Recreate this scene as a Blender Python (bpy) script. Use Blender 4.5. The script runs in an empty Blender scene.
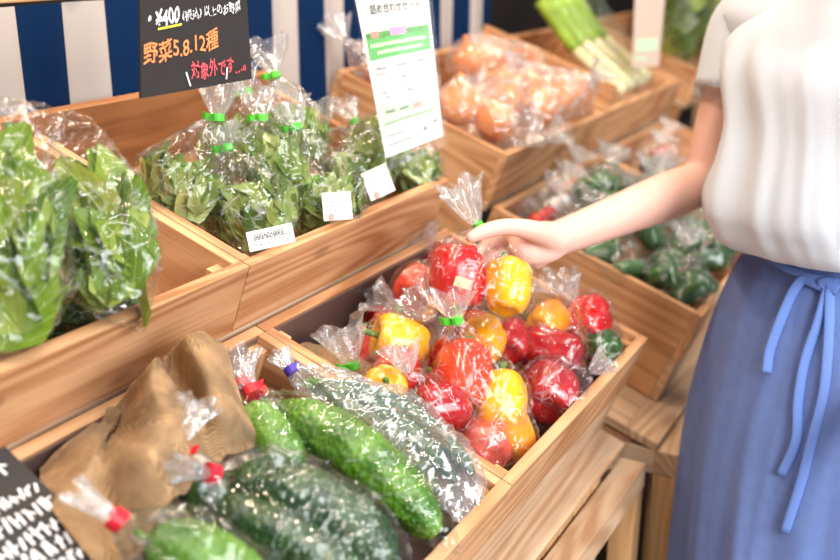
import bpy, bmesh, math, random
from math import sin, cos, pi, radians, sqrt, exp
from mathutils import Vector, Matrix, Quaternion, noise
from mathutils.bvhtree import BVHTree

S = bpy.context.scene
COL = S.collection
random.seed(7)
V = Vector

# ------------------------------------------------------------------ camera
F = 1050.0
PITCH, AZ, ROLL, TILT = (radians(a) for a in (18.4, 28.4, 0.4, 19.8))
CAM = V((0, 0, 1.5))
hf = V((cos(AZ), sin(AZ), 0)); r0 = V((sin(AZ), -cos(AZ), 0)); UZ = V((0, 0, 1))
FW = hf * cos(PITCH) - UZ * sin(PITCH)
u0 = hf * sin(PITCH) + UZ * cos(PITCH)
RT = r0 * cos(ROLL) + u0 * sin(ROLL)
UP = u0 * cos(ROLL) - r0 * sin(ROLL)
cd = bpy.data.cameras.new('camera'); cam = bpy.data.objects.new('camera', cd); COL.objects.link(cam)
m = Matrix((RT, UP, -FW)).transposed().to_4x4(); m.translation = CAM; cam.matrix_world = m
cd.sensor_width = 36; cd.lens = F / 840 * 36
cd.dof.use_dof = True; cd.dof.focus_distance = 1.36; cd.dof.aperture_fstop = 2.7
cd.clip_start = 0.02
S.camera = cam

def ray(x, y): return FW + RT * ((x - 420) / F) - UP * ((y - 280) / F)
def at(x, y, d): return CAM + ray(x, y) * d
EX = V((1, 0, 0)); EU = V((0, cos(TILT), sin(TILT))); EN = V((0, -sin(TILT), cos(TILT)))
PE = V((1.07, .446, .85))                       # front left top corner of the pepper crate
PB = PE + EX * -.042 + EU * .4176 + EN * .1043  # the same corner of the spinach crate
def fr(O, x, u, n): return O + EX * x + EU * u + EN * n
def onp(x, y, p0, nrm):
    r = ray(x, y); return CAM + r * ((p0 - CAM).dot(nrm) / r.dot(nrm))
def lown(x, y, n): return onp(x, y, PE + EN * n, EN)
def upn(x, y, n): return onp(x, y, PB + EN * n, EN)

# ------------------------------------------------------------------ helpers
def empty(name, loc=(0, 0, 0), rot=None):
    o = bpy.data.objects.new(name, None); COL.objects.link(o); o.empty_display_size = .05
    o.location = loc
    if rot is not None: o.rotation_mode = 'QUATERNION'; o.rotation_quaternion = rot
    return o
def tag(o, label, cat, group=None):
    o['label'] = label; o['category'] = cat
    if group: o['group'] = group
    return o
def struct(o): o['kind'] = 'structure'; return o
def mesh_obj(name, bm, mat, parent=None, smooth=False):
    me = bpy.data.meshes.new(name); bm.to_mesh(me); bm.free()
    if smooth:
        for p in me.polygons: p.use_smooth = True
    for k in (mat if isinstance(mat, (list, tuple)) else [mat]): me.materials.append(k)
    o = bpy.data.objects.new(name, me); COL.objects.link(o)
    if parent is not None: o.parent = parent
    return o
def world_part(name, bm, mat, parent, smooth=False):
    """part built in world coordinates, moved into its parent's frame"""
    bm.transform(wm(parent).inverted())
    return mesh_obj(name, bm, mat, parent, smooth)
def wm(o):
    l = Matrix.LocRotScale(o.location, o.rotation_quaternion if o.rotation_mode == 'QUATERNION' else o.rotation_euler, o.scale)
    return wm(o.parent) @ l if o.parent else l
def copy_tree(o, parent=None):
    c = o.copy(); COL.objects.link(c)
    if parent is not None: c.parent = parent
    for ch in [x for x in bpy.data.objects if x.parent == o]: copy_tree(ch, c)
    return c
def box(bm, lo, hi, bev=.0012, M=None):
    lo, hi = V(lo), V(hi)
    r = bmesh.ops.create_cube(bm, size=1)
    vs = r['verts']
    for v in vs: v.co = V((lo[i] + (v.co[i] + .5) * (hi[i] - lo[i]) for i in range(3)))
    if bev:
        es = list({e for v in vs for e in v.link_edges})
        r2 = bmesh.ops.bevel(bm, geom=es, offset=bev, segments=2, affect='EDGES', profile=.6)
        vs = list({v for f in r2['faces'] for v in f.verts} | {v for v in vs if v.is_valid})
    if M is not None:
        for v in vs: v.co = M @ v.co
    return vs
def tube(bm, pts, rad, seg=10, flat=1.0, cap=True, up=None):
    """tube through points with a radius each; flat squashes it along its own binormal"""
    pts = [V(p) for p in pts]; n = len(pts)
    if not isinstance(rad, (list, tuple)): rad = [rad] * n
    rings = []; ref = up or (V((0, 0, 1)) if abs((pts[-1] - pts[0]).normalized().z) < .9 else V((1, 0, 0)))
    for i, p in enumerate(pts):
        t = (pts[min(i + 1, n - 1)] - pts[max(i - 1, 0)]).normalized()
        a = t.cross(ref).normalized(); b = a.cross(t).normalized()
        if up is None: ref = b
        rings.append([bm.verts.new(p + a * (rad[i] * cos(k * 2 * pi / seg)) + b * (rad[i] * flat * sin(k * 2 * pi / seg))) for k in range(seg)])
    for i in range(n - 1):
        for k in range(seg):
            bm.faces.new((rings[i][k], rings[i][(k + 1) % seg], rings[i + 1][(k + 1) % seg], rings[i + 1][k]))
    if cap:
        bm.faces.new(rings[0][::-1]); bm.faces.new(rings[-1])
    return rings
def smooth_path(pts, n=8):
    """Catmull-Rom through points (vectors of any size)"""
    P = [V(p) for p in pts]; P = [P[0] * 2 - P[1]] + P + [P[-1] * 2 - P[-2]]; out = []
    for i in range(1, len(P) - 2):
        for k in range(n):
            t = k / n
            out.append(.5 * (2 * P[i] + (P[i + 1] - P[i - 1]) * t + (2 * P[i - 1] - 5 * P[i] + 4 * P[i + 1] - P[i + 2]) * t * t
                             + (3 * P[i] - P[i - 1] - 3 * P[i + 1] + P[i + 2]) * t ** 3))
    out.append(P[-2]); return out

# ------------------------------------------------------------------ materials
def srgb(r, g, b):
    f = lambda c: (c / 255 / 12.92) if c / 255 <= .04045 else ((c / 255 + .055) / 1.055) ** 2.4
    return (f(r), f(g), f(b), 1)
def new_mat(name):
    k = bpy.data.materials.new(name); k.use_nodes = True
    nt = k.node_tree; nt.nodes.clear()
    out = nt.nodes.new('ShaderNodeOutputMaterial')
    return k, nt, out
class N:
    def __init__(s, nt): s.nt = nt
    def __call__(s, typ, ins=None, **kw):
        n = s.nt.nodes.new('ShaderNode' + typ)
        for k, v in kw.items(): setattr(n, k, v)
        for k, v in (ins or {}).items():
            if isinstance(v, bpy.types.NodeSocket): s.nt.links.new(v, n.inputs[k])
            else: n.inputs[k].default_value = v
        return n
    def math(s, op, a, b=0.0, c=0.0, clamp=False):
        n = s.nt.nodes.new('ShaderNodeMath'); n.operation = op; n.use_clamp = clamp
        for i, v in enumerate((a, b, c)):
            if isinstance(v, bpy.types.NodeSocket): s.nt.links.new(v, n.inputs[i])
            else: n.inputs[i].default_value = v
        return n.outputs[0]
    def ramp(s, fac, stops):
        n = s.nt.nodes.new('ShaderNodeValToRGB'); e = n.color_ramp.elements
        while len(e) < len(stops): e.new(.5)
        for i, (p, c) in enumerate(stops): e[i].position = p; e[i].color = c
        s.nt.links.new(fac, n.inputs[0]); return n.outputs[0]
    def mix(s, fac, a, b, blend='MIX'):
        n = s.nt.nodes.new('ShaderNodeMix'); n.data_type = 'RGBA'; n.blend_type = blend
        for i, v in ((0, fac), (6, a), (7, b)):
            if isinstance(v, bpy.types.NodeSocket): s.nt.links.new(v, n.inputs[i])
            else: n.inputs[i].default_value = v
        return n.outputs[2]
def plain(name, col, rough=.6, spec=.4, sheen=0, var=0, scale=30, bump=0, sss=0):
    k, nt, out = new_mat(name); n = N(nt)
    b = n('BsdfPrincipled', {'Base Color': col, 'Roughness': rough, 'Specular IOR Level': spec, 'Sheen Weight': sheen})
    if sss:
        b.inputs['Subsurface Weight'].default_value = sss; b.inputs['Subsurface Radius'].default_value = (.012, .005, .003)
        b.inputs['Subsurface Scale'].default_value = 1
    tc = n('TexCoord')
    if var or bump:
        tx = n('TexNoise', {'Vector': tc.outputs['Object'], 'Scale': scale, 'Detail': 4})
        if var:
            c2 = tuple(min(1, c * (1 + var)) for c in col[:3]) + (1,); c1 = tuple(c * (1 - var) for c in col[:3]) + (1,)
            nt.links.new(n.ramp(tx.outputs[0], [(.3, c1), (.7, c2)]), b.inputs['Base Color'])
        if bump:
            bp = n('Bump', {'Height': tx.outputs[0], 'Strength': bump, 'Distance': .004}); nt.links.new(bp.outputs[0], b.inputs['Normal'])
    nt.links.new(b.outputs[0], out.inputs[0]); return k
def wood(name, light, dark, axis=0, knots=True):
    """sawn softwood: growth lines run along the given local axis"""
    k, nt, out = new_mat(name); n = N(nt)
    tc = n('TexCoord'); oi = n('ObjectInfo')
    off = n('VectorMath', {0: tc.outputs['Object'], 1: n('CombineXYZ', {0: n.math('MULTIPLY', oi.outputs['Random'], 9.0), 1: n.math('MULTIPLY', oi.outputs['Random'], 5.3), 2: n.math('MULTIPLY', oi.outputs['Random'], 7.7)}).outputs[0]})
    sc = [7.0, 7.0, 7.0]; sc[axis] = .8
    mp = n('Mapping', {'Vector': off.outputs[0], 'Scale': sc})
    warp = n('TexNoise', {'Vector': mp.outputs[0], 'Scale': 1.0, 'Detail': 1.5, 'Roughness': .45})
    ring = n.math('SINE', n.math('MULTIPLY', warp.outputs[0], 110.0))
    sf = [160.0, 160.0, 160.0]; sf[axis] = 6
    mf = n('Mapping', {'Vector': off.outputs[0], 'Scale': sf})
    fine = n('TexNoise', {'Vector': mf.outputs[0], 'Scale': 1.0, 'Detail': 2})
    tone = n('TexNoise', {'Vector': off.outputs[0], 'Scale': 4.0, 'Detail': 2})
    f = n.math('MULTIPLY_ADD', ring, .17, .40)
    f = n.math('ADD', f, n.math('MULTIPLY', n.math('SUBTRACT', fine.outputs[0], .5), .55))
    f = n.math('ADD', f, n.math('MULTIPLY', n.math('SUBTRACT', tone.outputs[0], .5), .9))
    f = n.math('ADD', f, n.math('MULTIPLY', n.math('SUBTRACT', oi.outputs['Random'], .5), .3), clamp=True)
    col = n.ramp(f, [(0.05, dark), (.5, tuple((a * .35 + b * .65) for a, b in zip(dark, light))), (.9, light)])
    if knots:
        sk = [10.0, 10.0, 10.0]; sk[axis] = 4.5
        mk = n('Mapping', {'Vector': off.outputs[0], 'Scale': sk})
        vo = n('TexVoronoi', {'Vector': mk.outputs[0], 'Scale': 1.0})
        kn = n.math('MULTIPLY', n.math('SUBTRACT', 1.0, n.math('MULTIPLY', vo.outputs[0], 6.5), clamp=True), 1.6, clamp=True)
        col = n.mix(n.math('MULTIPLY', kn, .8), col, tuple(c * .35 for c in dark[:3]) + (1,))
    bp = n('Bump', {'Height': n.math('ADD', fine.outputs[0], n.math('MULTIPLY', ring, .2)), 'Strength': .25, 'Distance': .0015})
    b = n('BsdfPrincipled', {'Base Color': col, 'Roughness': .55, 'Specular IOR Level': .3, 'Normal': bp.outputs[0]})
    nt.links.new(b.outputs[0], out.inputs[0]); return k
def film_mat(name, tint=(.985, .99, .985, 1), gloss=.0, haze=.004, scale=60, stretch=.25, strength=.55, rough=.09, fk=1.0, crk=.5, fmax=.2):
    """clear crinkled wrapping: see-through, with mirror glints off small creased facets, plus white glint streaks painted on"""
    k, nt, out = new_mat(name); n = N(nt)
    tc = n('TexCoord'); geo = n('NewGeometry')
    nz = n('TexNoise', {'Vector': tc.outputs['Object'], 'Scale': 14.0, 'Detail': 1})
    wob = n('VectorMath', {0: tc.outputs['Object'], 1: n('VectorMath', {0: nz.outputs['Color'], 'Scale': .03}, operation='SCALE').outputs[0]})
    mp = n('Mapping', {'Vector': wob.outputs[0], 'Scale': (scale, scale, scale * stretch), 'Rotation': (.4, .5, .2)})
    vo = n('TexVoronoi', {'Vector': mp.outputs[0], 'Scale': 1.0})
    d = n('VectorMath', {0: vo.outputs['Color'], 1: (.5, .5, .5)}, operation='SUBTRACT')
    d = n('VectorMath', {0: d.outputs[0], 'Scale': strength}, operation='SCALE')
    nn = n('VectorMath', {0: n('VectorMath', {0: geo.outputs['Normal'], 1: d.outputs[0]}).outputs[0]}, operation='NORMALIZE')
    ridge = n('TexNoise', {'Vector': mp.outputs[0], 'Scale': .6, 'Detail': 3})
    rd = n.math('ABSOLUTE', n.math('SUBTRACT', ridge.outputs[0], .5))
    bp = n('Bump', {'Height': rd, 'Strength': .5, 'Distance': .010, 'Normal': nn.outputs[0]})
    fres = n('Fresnel', {'IOR': 1.5, 'Normal': bp.outputs[0]})
    g = n('BsdfGlossy', {'Color': (1, 1, 1, 1), 'Roughness': rough, 'Normal': bp.outputs[0]})
    t = n('BsdfTransparent', {'Color': tint})
    h = n('BsdfDiffuse', {'Color': (.95, .96, 1, 1)})
    tr = n('BsdfTranslucent', {'Color': (.95, .96, 1, 1)})
    hz = n('MixShader', {0: .5, 1: h.outputs[0], 2: tr.outputs[0]})
    ve2 = n('TexVoronoi', {'Vector': n('Mapping', {'Vector': wob.outputs[0], 'Scale': (scale * .13, scale * 1.1, scale * .8), 'Rotation': (.1, 1.1, .3)}).outputs[0], 'Scale': 1.0}, feature='DISTANCE_TO_EDGE')
    ln2 = n.math('SUBTRACT', 1.0, n.math('MULTIPLY', ve2.outputs['Distance'], 13.0), clamp=True)
    ln1 = n.math('SUBTRACT', 1.0, n.math('MULTIPLY', rd, 45.0), clamp=True)
    brk = n.math('MULTIPLY', n.math('SUBTRACT', n('TexNoise', {'Vector': tc.outputs['Object'], 'Scale': 38.0, 'Detail': 1}).outputs[0], .5), 5.0, clamp=True)
    crease_glint = n.math('MULTIPLY', n.math('MULTIPLY', n.math('MAXIMUM', n.math('MULTIPLY', ln1, .5), ln2), brk), crk)  # white streaks painted along creases in place of glints
    a = n('MixShader', {0: n.math('ADD', crease_glint, haze), 1: t.outputs[0], 2: hz.outputs[0]})
    fac = n.math('MINIMUM', n.math('MULTIPLY_ADD', fres.outputs[0], fk, gloss), fmax)
    b = n('MixShader', {0: fac, 1: a.outputs[0], 2: g.outputs[0]})
    nt.links.new(b.outputs[0], out.inputs[0]); return k
def leaf_mat(name, stops, vein, rough=.42):
    k, nt, out = new_mat(name); n = N(nt)
    uv = n('UVMap', uv_map='UVMap'); sp = n('SeparateXYZ', {0: uv.outputs[0]})
    at_ = n('Attribute', attribute_name='tone')
    nz = n('TexNoise', {'Vector': n('TexCoord').outputs['Object'], 'Scale': 45.0, 'Detail': 3})
    f = n.math('ADD', at_.outputs['Fac'], n.math('MULTIPLY', n.math('SUBTRACT', nz.outputs[0], .5), .35), clamp=True)
    col = n.ramp(f, stops)
    ax = n.math('ABSOLUTE', n.math('SUBTRACT', sp.outputs[0], .5))
    mid = n.math('SUBTRACT', 1.0, n.math('MULTIPLY', ax, 22.0), clamp=True)
    fs = n.math('FRACT', n.math('SUBTRACT', n.math('MULTIPLY', sp.outputs[1], 6.0), n.math('MULTIPLY', ax, 4.5)))
    side = n.math('MULTIPLY', n.math('SUBTRACT', 1.0, n.math('MULTIPLY', n.math('ABSOLUTE', n.math('SUBTRACT', fs, .5)), 9.0), clamp=True), .55)
    vn = n.math('MAXIMUM', mid, side)
    col = n.mix(n.math('MULTIPLY', vn, .7), col, vein)
    bp = n('Bump', {'Height': n.math('SUBTRACT', nz.outputs[0], vn), 'Strength': .5, 'Distance': .003})
    b = n('BsdfPrincipled', {'Base Color': col, 'Roughness': rough, 'Specular IOR Level': .45, 'Normal': bp.outputs[0]})
    tl = n('BsdfTranslucent', {'Color': col, 'Normal': bp.outputs[0]})
    mx = n('MixShader', {0: .3, 1: b.outputs[0], 2: tl.outputs[0]})
    nt.links.new(mx.outputs[0], out.inputs[0]); return k
def weave(name, c1, c2, scale=700, bump=.6, rough=.9, var=.25):
    k, nt, out = new_mat(name); n = N(nt)
    tc = n('TexCoord'); uv = n('UVMap', uv_map='UVMap'); sp = n('SeparateXYZ', {0: uv.outputs[0]})
    nz = n('TexNoise', {'Vector': tc.outputs['Object'], 'Scale': 60.0, 'Detail': 4})
    j = n.math('MULTIPLY', nz.outputs[0], 1.5)
    a = n.math('SINE', n.math('ADD', n.math('MULTIPLY', sp.outputs[0], scale), j)); b_ = n.math('SINE', n.math('ADD', n.math('MULTIPLY', sp.outputs[1], scale), j))
    w = n.math('MULTIPLY_ADD', n.math('MULTIPLY', a, b_), .5, .5)
    f = n.math('ADD', n.math('MULTIPLY', w, .75), n.math('MULTIPLY', n.math('SUBTRACT', nz.outputs[0], .5), var * 4), clamp=True)
    col = n.ramp(f, [(0.05, c1), (.75, c2)])
    bp = n('Bump', {'Height': w, 'Strength': bump, 'Distance': .0012})
    b = n('BsdfPrincipled', {'Base Color': col, 'Roughness': rough, 'Specular IOR Level': .15, 'Sheen Weight': .15, 'Normal': bp.outputs[0]})
    nt.links.new(b.outputs[0], out.inputs[0]); return k
def skin_veg(name, stops, rough=.22, scale=14, coat=.5):
    k, nt, out = new_mat(name); n = N(nt)
    tc = n('TexCoord'); oi = n('ObjectInfo')
    ad = n('VectorMath', {0: tc.outputs['Object'], 1: n('CombineXYZ', {0: n.math('MULTIPLY', oi.outputs['Random'], 5.0)}).outputs[0]})
    nz = n('TexNoise', {'Vector': ad.outputs[0], 'Scale': scale, 'Detail': 3})
    col = n.ramp(nz.outputs[0], stops)
    b = n('BsdfPrincipled', {'Base Color': col, 'Roughness': rough, 'Specular IOR Level': .5, 'Coat Weight': coat, 'Coat Roughness': .12,
                             'Subsurface Weight': .12, 'Subsurface Radius': (.01, .004, .002), 'Subsurface Scale': 1.0})
    nt.links.new(b.outputs[0], out.inputs[0]); return k

WL, WD = srgb(216, 170, 126), srgb(160, 106, 66)
M = {}
M['wx'] = wood('pine_along', WL, WD, 0); M['wy'] = wood('pine_across', WL, WD, 1); M['wz'] = wood('pine_upright', srgb(226, 184, 132), srgb(180, 126, 78), 2)
M['gx'] = wood('grey_pine_along', srgb(214, 184, 152), srgb(168, 128, 94), 0, False); M['gy'] = wood('grey_pine_across', srgb(214, 184, 152), srgb(168, 128, 94), 1, False)
M['film'] = film_mat('clear_film'); M['film_fine'] = film_mat('clear_film_fine', scale=85, strength=.6, gloss=.02, haze=.015, crk=.6)
M['film_soft'] = film_mat('clear_film_soft', scale=40, strength=.4, haze=.0, stretch=.10, crk=.22)
M['film_flare'] = film_mat('crumpled_film', scale=120, strength=.7, gloss=.05, haze=.18, crk=.8, fmax=.3)
M['sleeve'] = film_mat('smooth_sleeve', scale=10, strength=.03, haze=.01, crk=.0, fk=.12)
M['film_silver'] = film_mat('silvery_film', scale=55, strength=.5, stretch=.1, gloss=.08, haze=.11, crk=.9)
M['green_tape'] = plain('green_tape', srgb(80, 205, 50), .4); M['red_tape'] = plain('red_tape', srgb(205, 25, 45), .4); M['purple_tape'] = plain('purple_tape', srgb(70, 45, 150), .4)
M['paper'] = plain('white_paper', srgb(222, 219, 214), .7, .3); M['ink'] = plain('ink', srgb(40, 40, 44), .8)
M['black'] = plain('black_board', srgb(46, 41, 40), .65, .3, var=.08)
M['chalk_w'] = plain('white_marker', srgb(240, 236, 235), .8); M['chalk_o'] = plain('orange_marker', srgb(250, 145, 85), .8); M['chalk_r'] = plain('pink_marker', srgb(240, 90, 100), .8); M['chalk_y'] = plain('yellow_marker', srgb(225, 225, 70), .8)
M['red'] = skin_veg('red_pepper', [(.3, srgb(188, 8, 16)), (.7, srgb(226, 22, 24))]); M['dred'] = skin_veg('dark_red_pepper', [(.3, srgb(146, 4, 14)), (.7, srgb(190, 8, 20))])
M['ored'] = skin_veg('orange_red_pepper', [(.3, srgb(226, 40, 16)), (.7, srgb(242, 72, 30))]); M['yel'] = skin_veg('yellow_pepper', [(.3, srgb(248, 164, 6)), (.7, srgb(254, 184, 12))])
M['oyel'] = skin_veg('orange_yellow_pepper', [(.3, srgb(244, 124, 8)), (.7, srgb(252, 168, 14))]); M['gpep'] = skin_veg('green_pepper', [(.3, srgb(24, 62, 22)), (.7, srgb(62, 112, 40))])
M['mred'] = skin_veg('muted_red_pepper', [(.3, srgb(180, 56, 50)), (.7, srgb(214, 96, 78))])
M['stem'] = plain('green_stem', srgb(96, 140, 52), .5, var=.25, scale=60)
M['melon'] = skin_veg('bitter_melon_skin', [(.3, srgb(50, 96, 16)), (.7, srgb(100, 146, 36))], .32, 30, .3); M['melon_d'] = skin_veg('dark_melon_skin', [(.3, srgb(18, 46, 16)), (.7, srgb(44, 82, 32))], .35, 30, .3)
M['cuke'] = skin_veg('cucumber_skin', [(.3, srgb(18, 52, 20)), (.7, srgb(44, 90, 40))], .35, 50, .3)
M['spin'] = leaf_mat('spinach_leaf', [(0, srgb(64, 98, 34)), (.5, srgb(140, 162, 76)), (1, srgb(204, 208, 134))], srgb(176, 204, 120))
M['must'] = leaf_mat('mustard_leaf', [(0, srgb(58, 96, 16)), (.5, srgb(122, 152, 38)), (1, srgb(188, 194, 90))], srgb(206, 220, 130))
M['dark_leaf'] = leaf_mat('dark_leaf', [(0, srgb(18, 50, 16)), (.6, srgb(44, 92, 32)), (1, srgb(76, 126, 50))], srgb(110, 150, 84))
M['onion'] = skin_veg('onion_skin', [(.3, srgb(222, 108, 36)), (.55, srgb(244, 150, 66)), (.75, srgb(250, 196, 130))], .3, 9, .4)
M['burlap'] = weave('burlap', srgb(176, 130, 84), srgb(252, 214, 164), 900, var=.15, bump=1.0)
M['skin'] = plain('skin', srgb(218, 172, 156), .5, .35, var=.03, scale=20, sss=.25)
M['blouse'] = plain('white_blouse', srgb(240, 244, 250), .8, .2, sheen=.2, bump=.08, scale=400)
M['skirt'] = weave('blue_skirt', srgb(122, 150, 218), srgb(158, 184, 244), 2600, .35, .85, .12)
M['dark'] = plain('dark_plaster', srgb(52, 44, 42), .8, var=.2, scale=3); M['floor'] = plain('concrete_floor', srgb(150, 140, 130), .6, var=.12, scale=4)
M['hair'] = plain('dark_hair', srgb(40, 28, 22), .4)

# ------------------------------------------------------------------ setting
b = bmesh.new(); box(b, (-3, -4, -.05), (9, 3, 0), 0); struct(mesh_obj('floor', b, M['floor']))
b = bmesh.new(); box(b, (-3, 2.2, 0), (9, 2.3, 3), 0); struct(mesh_obj('wall_back', b, M['dark']))
b = bmesh.new(); box(b, (8, -4, 0), (8.1, 2.2, 3), 0); struct(mesh_obj('wall_right', b, M['dark']))

# ------------------------------------------------------------------ crates
Q_T = Quaternion((1, 0, 0), TILT)
T = .016
def crate(loc, L, D, H, HB, label, group, divider=None, back='wx', liner_shade=False, side=0):
    r = empty('wooden_crate', loc, Q_T)
    tag(r, label, 'crate', group)
    def part(name, lo, hi, mat, bev=.0015):
        bb = bmesh.new(); c = (V(lo) + V(hi)) / 2; box(bb, V(lo) - c, V(hi) - c, bev)
        o = mesh_obj(name, bb, mat, r); o.location = c; return o
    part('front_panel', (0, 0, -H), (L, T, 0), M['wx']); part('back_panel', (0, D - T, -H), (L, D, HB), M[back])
    if liner_shade: part('liner_shade', (T + .001, D - T - .003, -H + .01), (L - T - .001, D - T - .0002, -.004), M['liner_shade'], 0)
    part('side_panel', (0, T, -H), (T, D - T, side), M['wy']); part('side_panel', (L - T, T, -H), (L, D - T, 0), M['wy'])
    part('bottom_panel', (T, T, -H), (L - T, D - T, -H + .008), M['liner_shade' if liner_shade else 'wx'], 0)  # dark bottom stands in for shade between the contents
    for cx in (T, L - T - .022):
        for cy in (T, D - T - .022): part('corner_block', (cx, cy, -H + .008), (cx + .022, cy + .022, -.012), M['wz'])
    if divider: part('divider_panel', (divider - T / 2, T, -H + .008), (divider + T / 2, D - T, 0), M['wy'])
    return r
H = .104
LC = .564
M['liner_shade'] = plain('dark_liner_shade', srgb(96, 76, 70), .35, .4, var=.1, scale=8)  # lining colour, doubling as painted shade in crate bottoms and the melon crate
M['wshade'] = wood('shaded_pine', srgb(170, 116, 74), srgb(120, 76, 46), 0)  # shade on the upper back boards, darkened into the wood colour
G_UP, G_LO = 'upper row of wooden crates', 'lower row of wooden crates'
crate(fr(PB, -.566, 0, 0), LC, .41, H, .03, 'wooden crate holding large bags of broad green leaves, at the left edge', G_UP, back='wshade')
crate(fr(PB, 0, 0, 0), LC, .41, H, .03, 'wooden crate full of knotted bags of spinach below the black sign', G_UP, back='wshade')
crate(fr(PB, .809, 0, 0), .63, .41, H, .0, 'wooden crate holding bags of onions', G_UP)
crate(fr(PB, 1.441, 0, 0), .63, .41, H, .0, 'wooden crate holding the pale leeks, right of the onions', G_UP, side=.055)
crate(fr(PB, 2.30, 0.0, 0.0), .9, .41, H, .0, 'blurred wooden crate of greens behind the white sleeve', G_UP)
crate(fr(PE, -.566, 0, 0), LC, .41, H, 0, 'wooden crate lined with burlap holding bagged bitter melons', G_LO, liner_shade=True)  # dark back and bottom paint in the shadow among the melons
crate(fr(PE, 0, 0, 0), LC + .002, .41, H, 0, 'wooden crate full of bagged red and yellow bell peppers', G_LO, liner_shade=True)
PF = lown(702.5, 317, 0)
crate(PF, .60, .452, H, 0, 'wooden crate of bagged green peppers beside the blue skirt', G_LO)
crate(PF + EX * .602, .60, .452, H, 0, 'wooden crate of mixed packs in the lower row beyond the arm', G_LO)

# ------------------------------------------------------------------ stands
def stand(x0, x1, du, label, ux0, ux1, ax0=0):
    org = PE + EU * du; dz = org.z - PE.z
    r = empty('display_stand', (x0, org.y, 0)); tag(r, label, 'stand', 'wooden display stands')
    O = V((0, 0, org.z)); W = x1 - x0
    MT = Matrix.Translation(O) @ Q_T.to_matrix().to_4x4()
    def tl(name, lo, hi, mat, bev=.002):
        c = (V(lo) + V(hi)) / 2; bb = bmesh.new(); box(bb, V(lo) - c, V(hi) - c, bev)
        o = mesh_obj(name, bb, mat, r); o.location = MT @ c; o.rotation_mode = 'QUATERNION'; o.rotation_quaternion = Q_T; return o
    def st(name, lo, hi, mat, bev=.002):
        c = (V(lo) + V(hi)) / 2; bb = bmesh.new(); box(bb, V(lo) - c, V(hi) - c, bev)
        o = mesh_obj(name, bb, mat, r); o.location = c; return o
    tl('front_apron', (ax0, .004, -.198), (W, .02, -H - .001), M['gx'])
    tl('side_apron', (ax0, .02, -.198), (ax0 + .018, .41, -H - .001), M['wy']); tl('side_apron', (W - .018, .02, -.198), (W, .41, -H - .001), M['gy'])
    tl('ledge', (0, -.045, -.216), (W, .02, -.2), M['gx']); tl('side_ledge', (0, .02, -.216), (max(.05, ax0 + .01), .3, -.2), M['gy']); tl('side_ledge', (W - .05, .02, -.216), (W, .3, -.2), M['gy'])
    tl('side_board', (.012, .0, -.30), (.028, .3, -.217), M['wy']); tl('side_board', (W - .028, .0, -.30), (W - .012, .3, -.217), M['wy'])
    yy, zz = -.014, .618
    st('front_rail', (0, yy, zz - .047), (W, yy + .045, zz), M['gx'])
    st('side_rail', (0, yy + .045, zz - .047), (.045, .72, zz), M['gy']); st('side_rail', (W - .045, yy + .045, zz - .047), (W, .72, zz), M['gy'])
    for lx in (0, W - .045):
        st('leg', (lx, yy + .002, 0), (lx + .045, yy + .045, zz - .048), M['wz']); st('leg', (lx, .675, 0), (lx + .045, .72, zz - .048), M['wz'])
    # upright slatted front, one board beside the next
    n = int((W - .1) / .066); sp = bmesh.new()
    for i in range(n):
        box(sp, (.048 + i * .0665, .036, .02), (.048 + i * .0665 + .062, .05, .625), .002)
    mesh_obj('slat_panel', sp, M['wz'], r)
    # upper deck under the back row
    c0 = fr(PB, 0, 0, -H) - V((PB.x, org.y, 0))
    for nm, lo, hi in (('upper_board', (ux0 - x0, .0, -.018), (ux1 - x0, .39, -.0015)),):
        c = (V(lo) + V(hi)) / 2; bb = bmesh.new(); box(bb, V(lo) - c, V(hi) - c)
        o = mesh_obj(nm, bb, M['gx'], r); o.location = c0 + Q_T @ c; o.rotation_mode = 'QUATERNION'; o.rotation_quaternion = Q_T
    c = V((ux0 - x0 + .012, .2, -.10)); bb = bmesh.new(); box(bb, (-.009, -.19, -.08), (.009, .19, .08)); o = mesh_obj('upper_side_panel', bb, M['wy'], r); o.location = c0 + Q_T @ c; o.rotation_mode = 'QUATERNION'; o.rotation_quaternion = Q_T
    st('upper_leg', (.02, .6, zz), (.065, .645, 1.02), M['wz']); st('upper_leg', (W - .065, .6, zz), (W - .02, .645, 1.02), M['wz'])
    return r
UF = (PF - PE).dot(EU)
stand(.50, 1.636, 0, 'wooden display stand under the pepper and bitter melon crates', .462, 1.60)
stand(1.69, 3.10, UF, 'wooden display stand under the onion and green pepper crates, beside the blue skirt', 1.83, 3.11, PF.x - 1.69)
stand(3.20, 4.3, UF, 'far wooden display stand beyond the onion crates', 3.30, 4.25)

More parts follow.
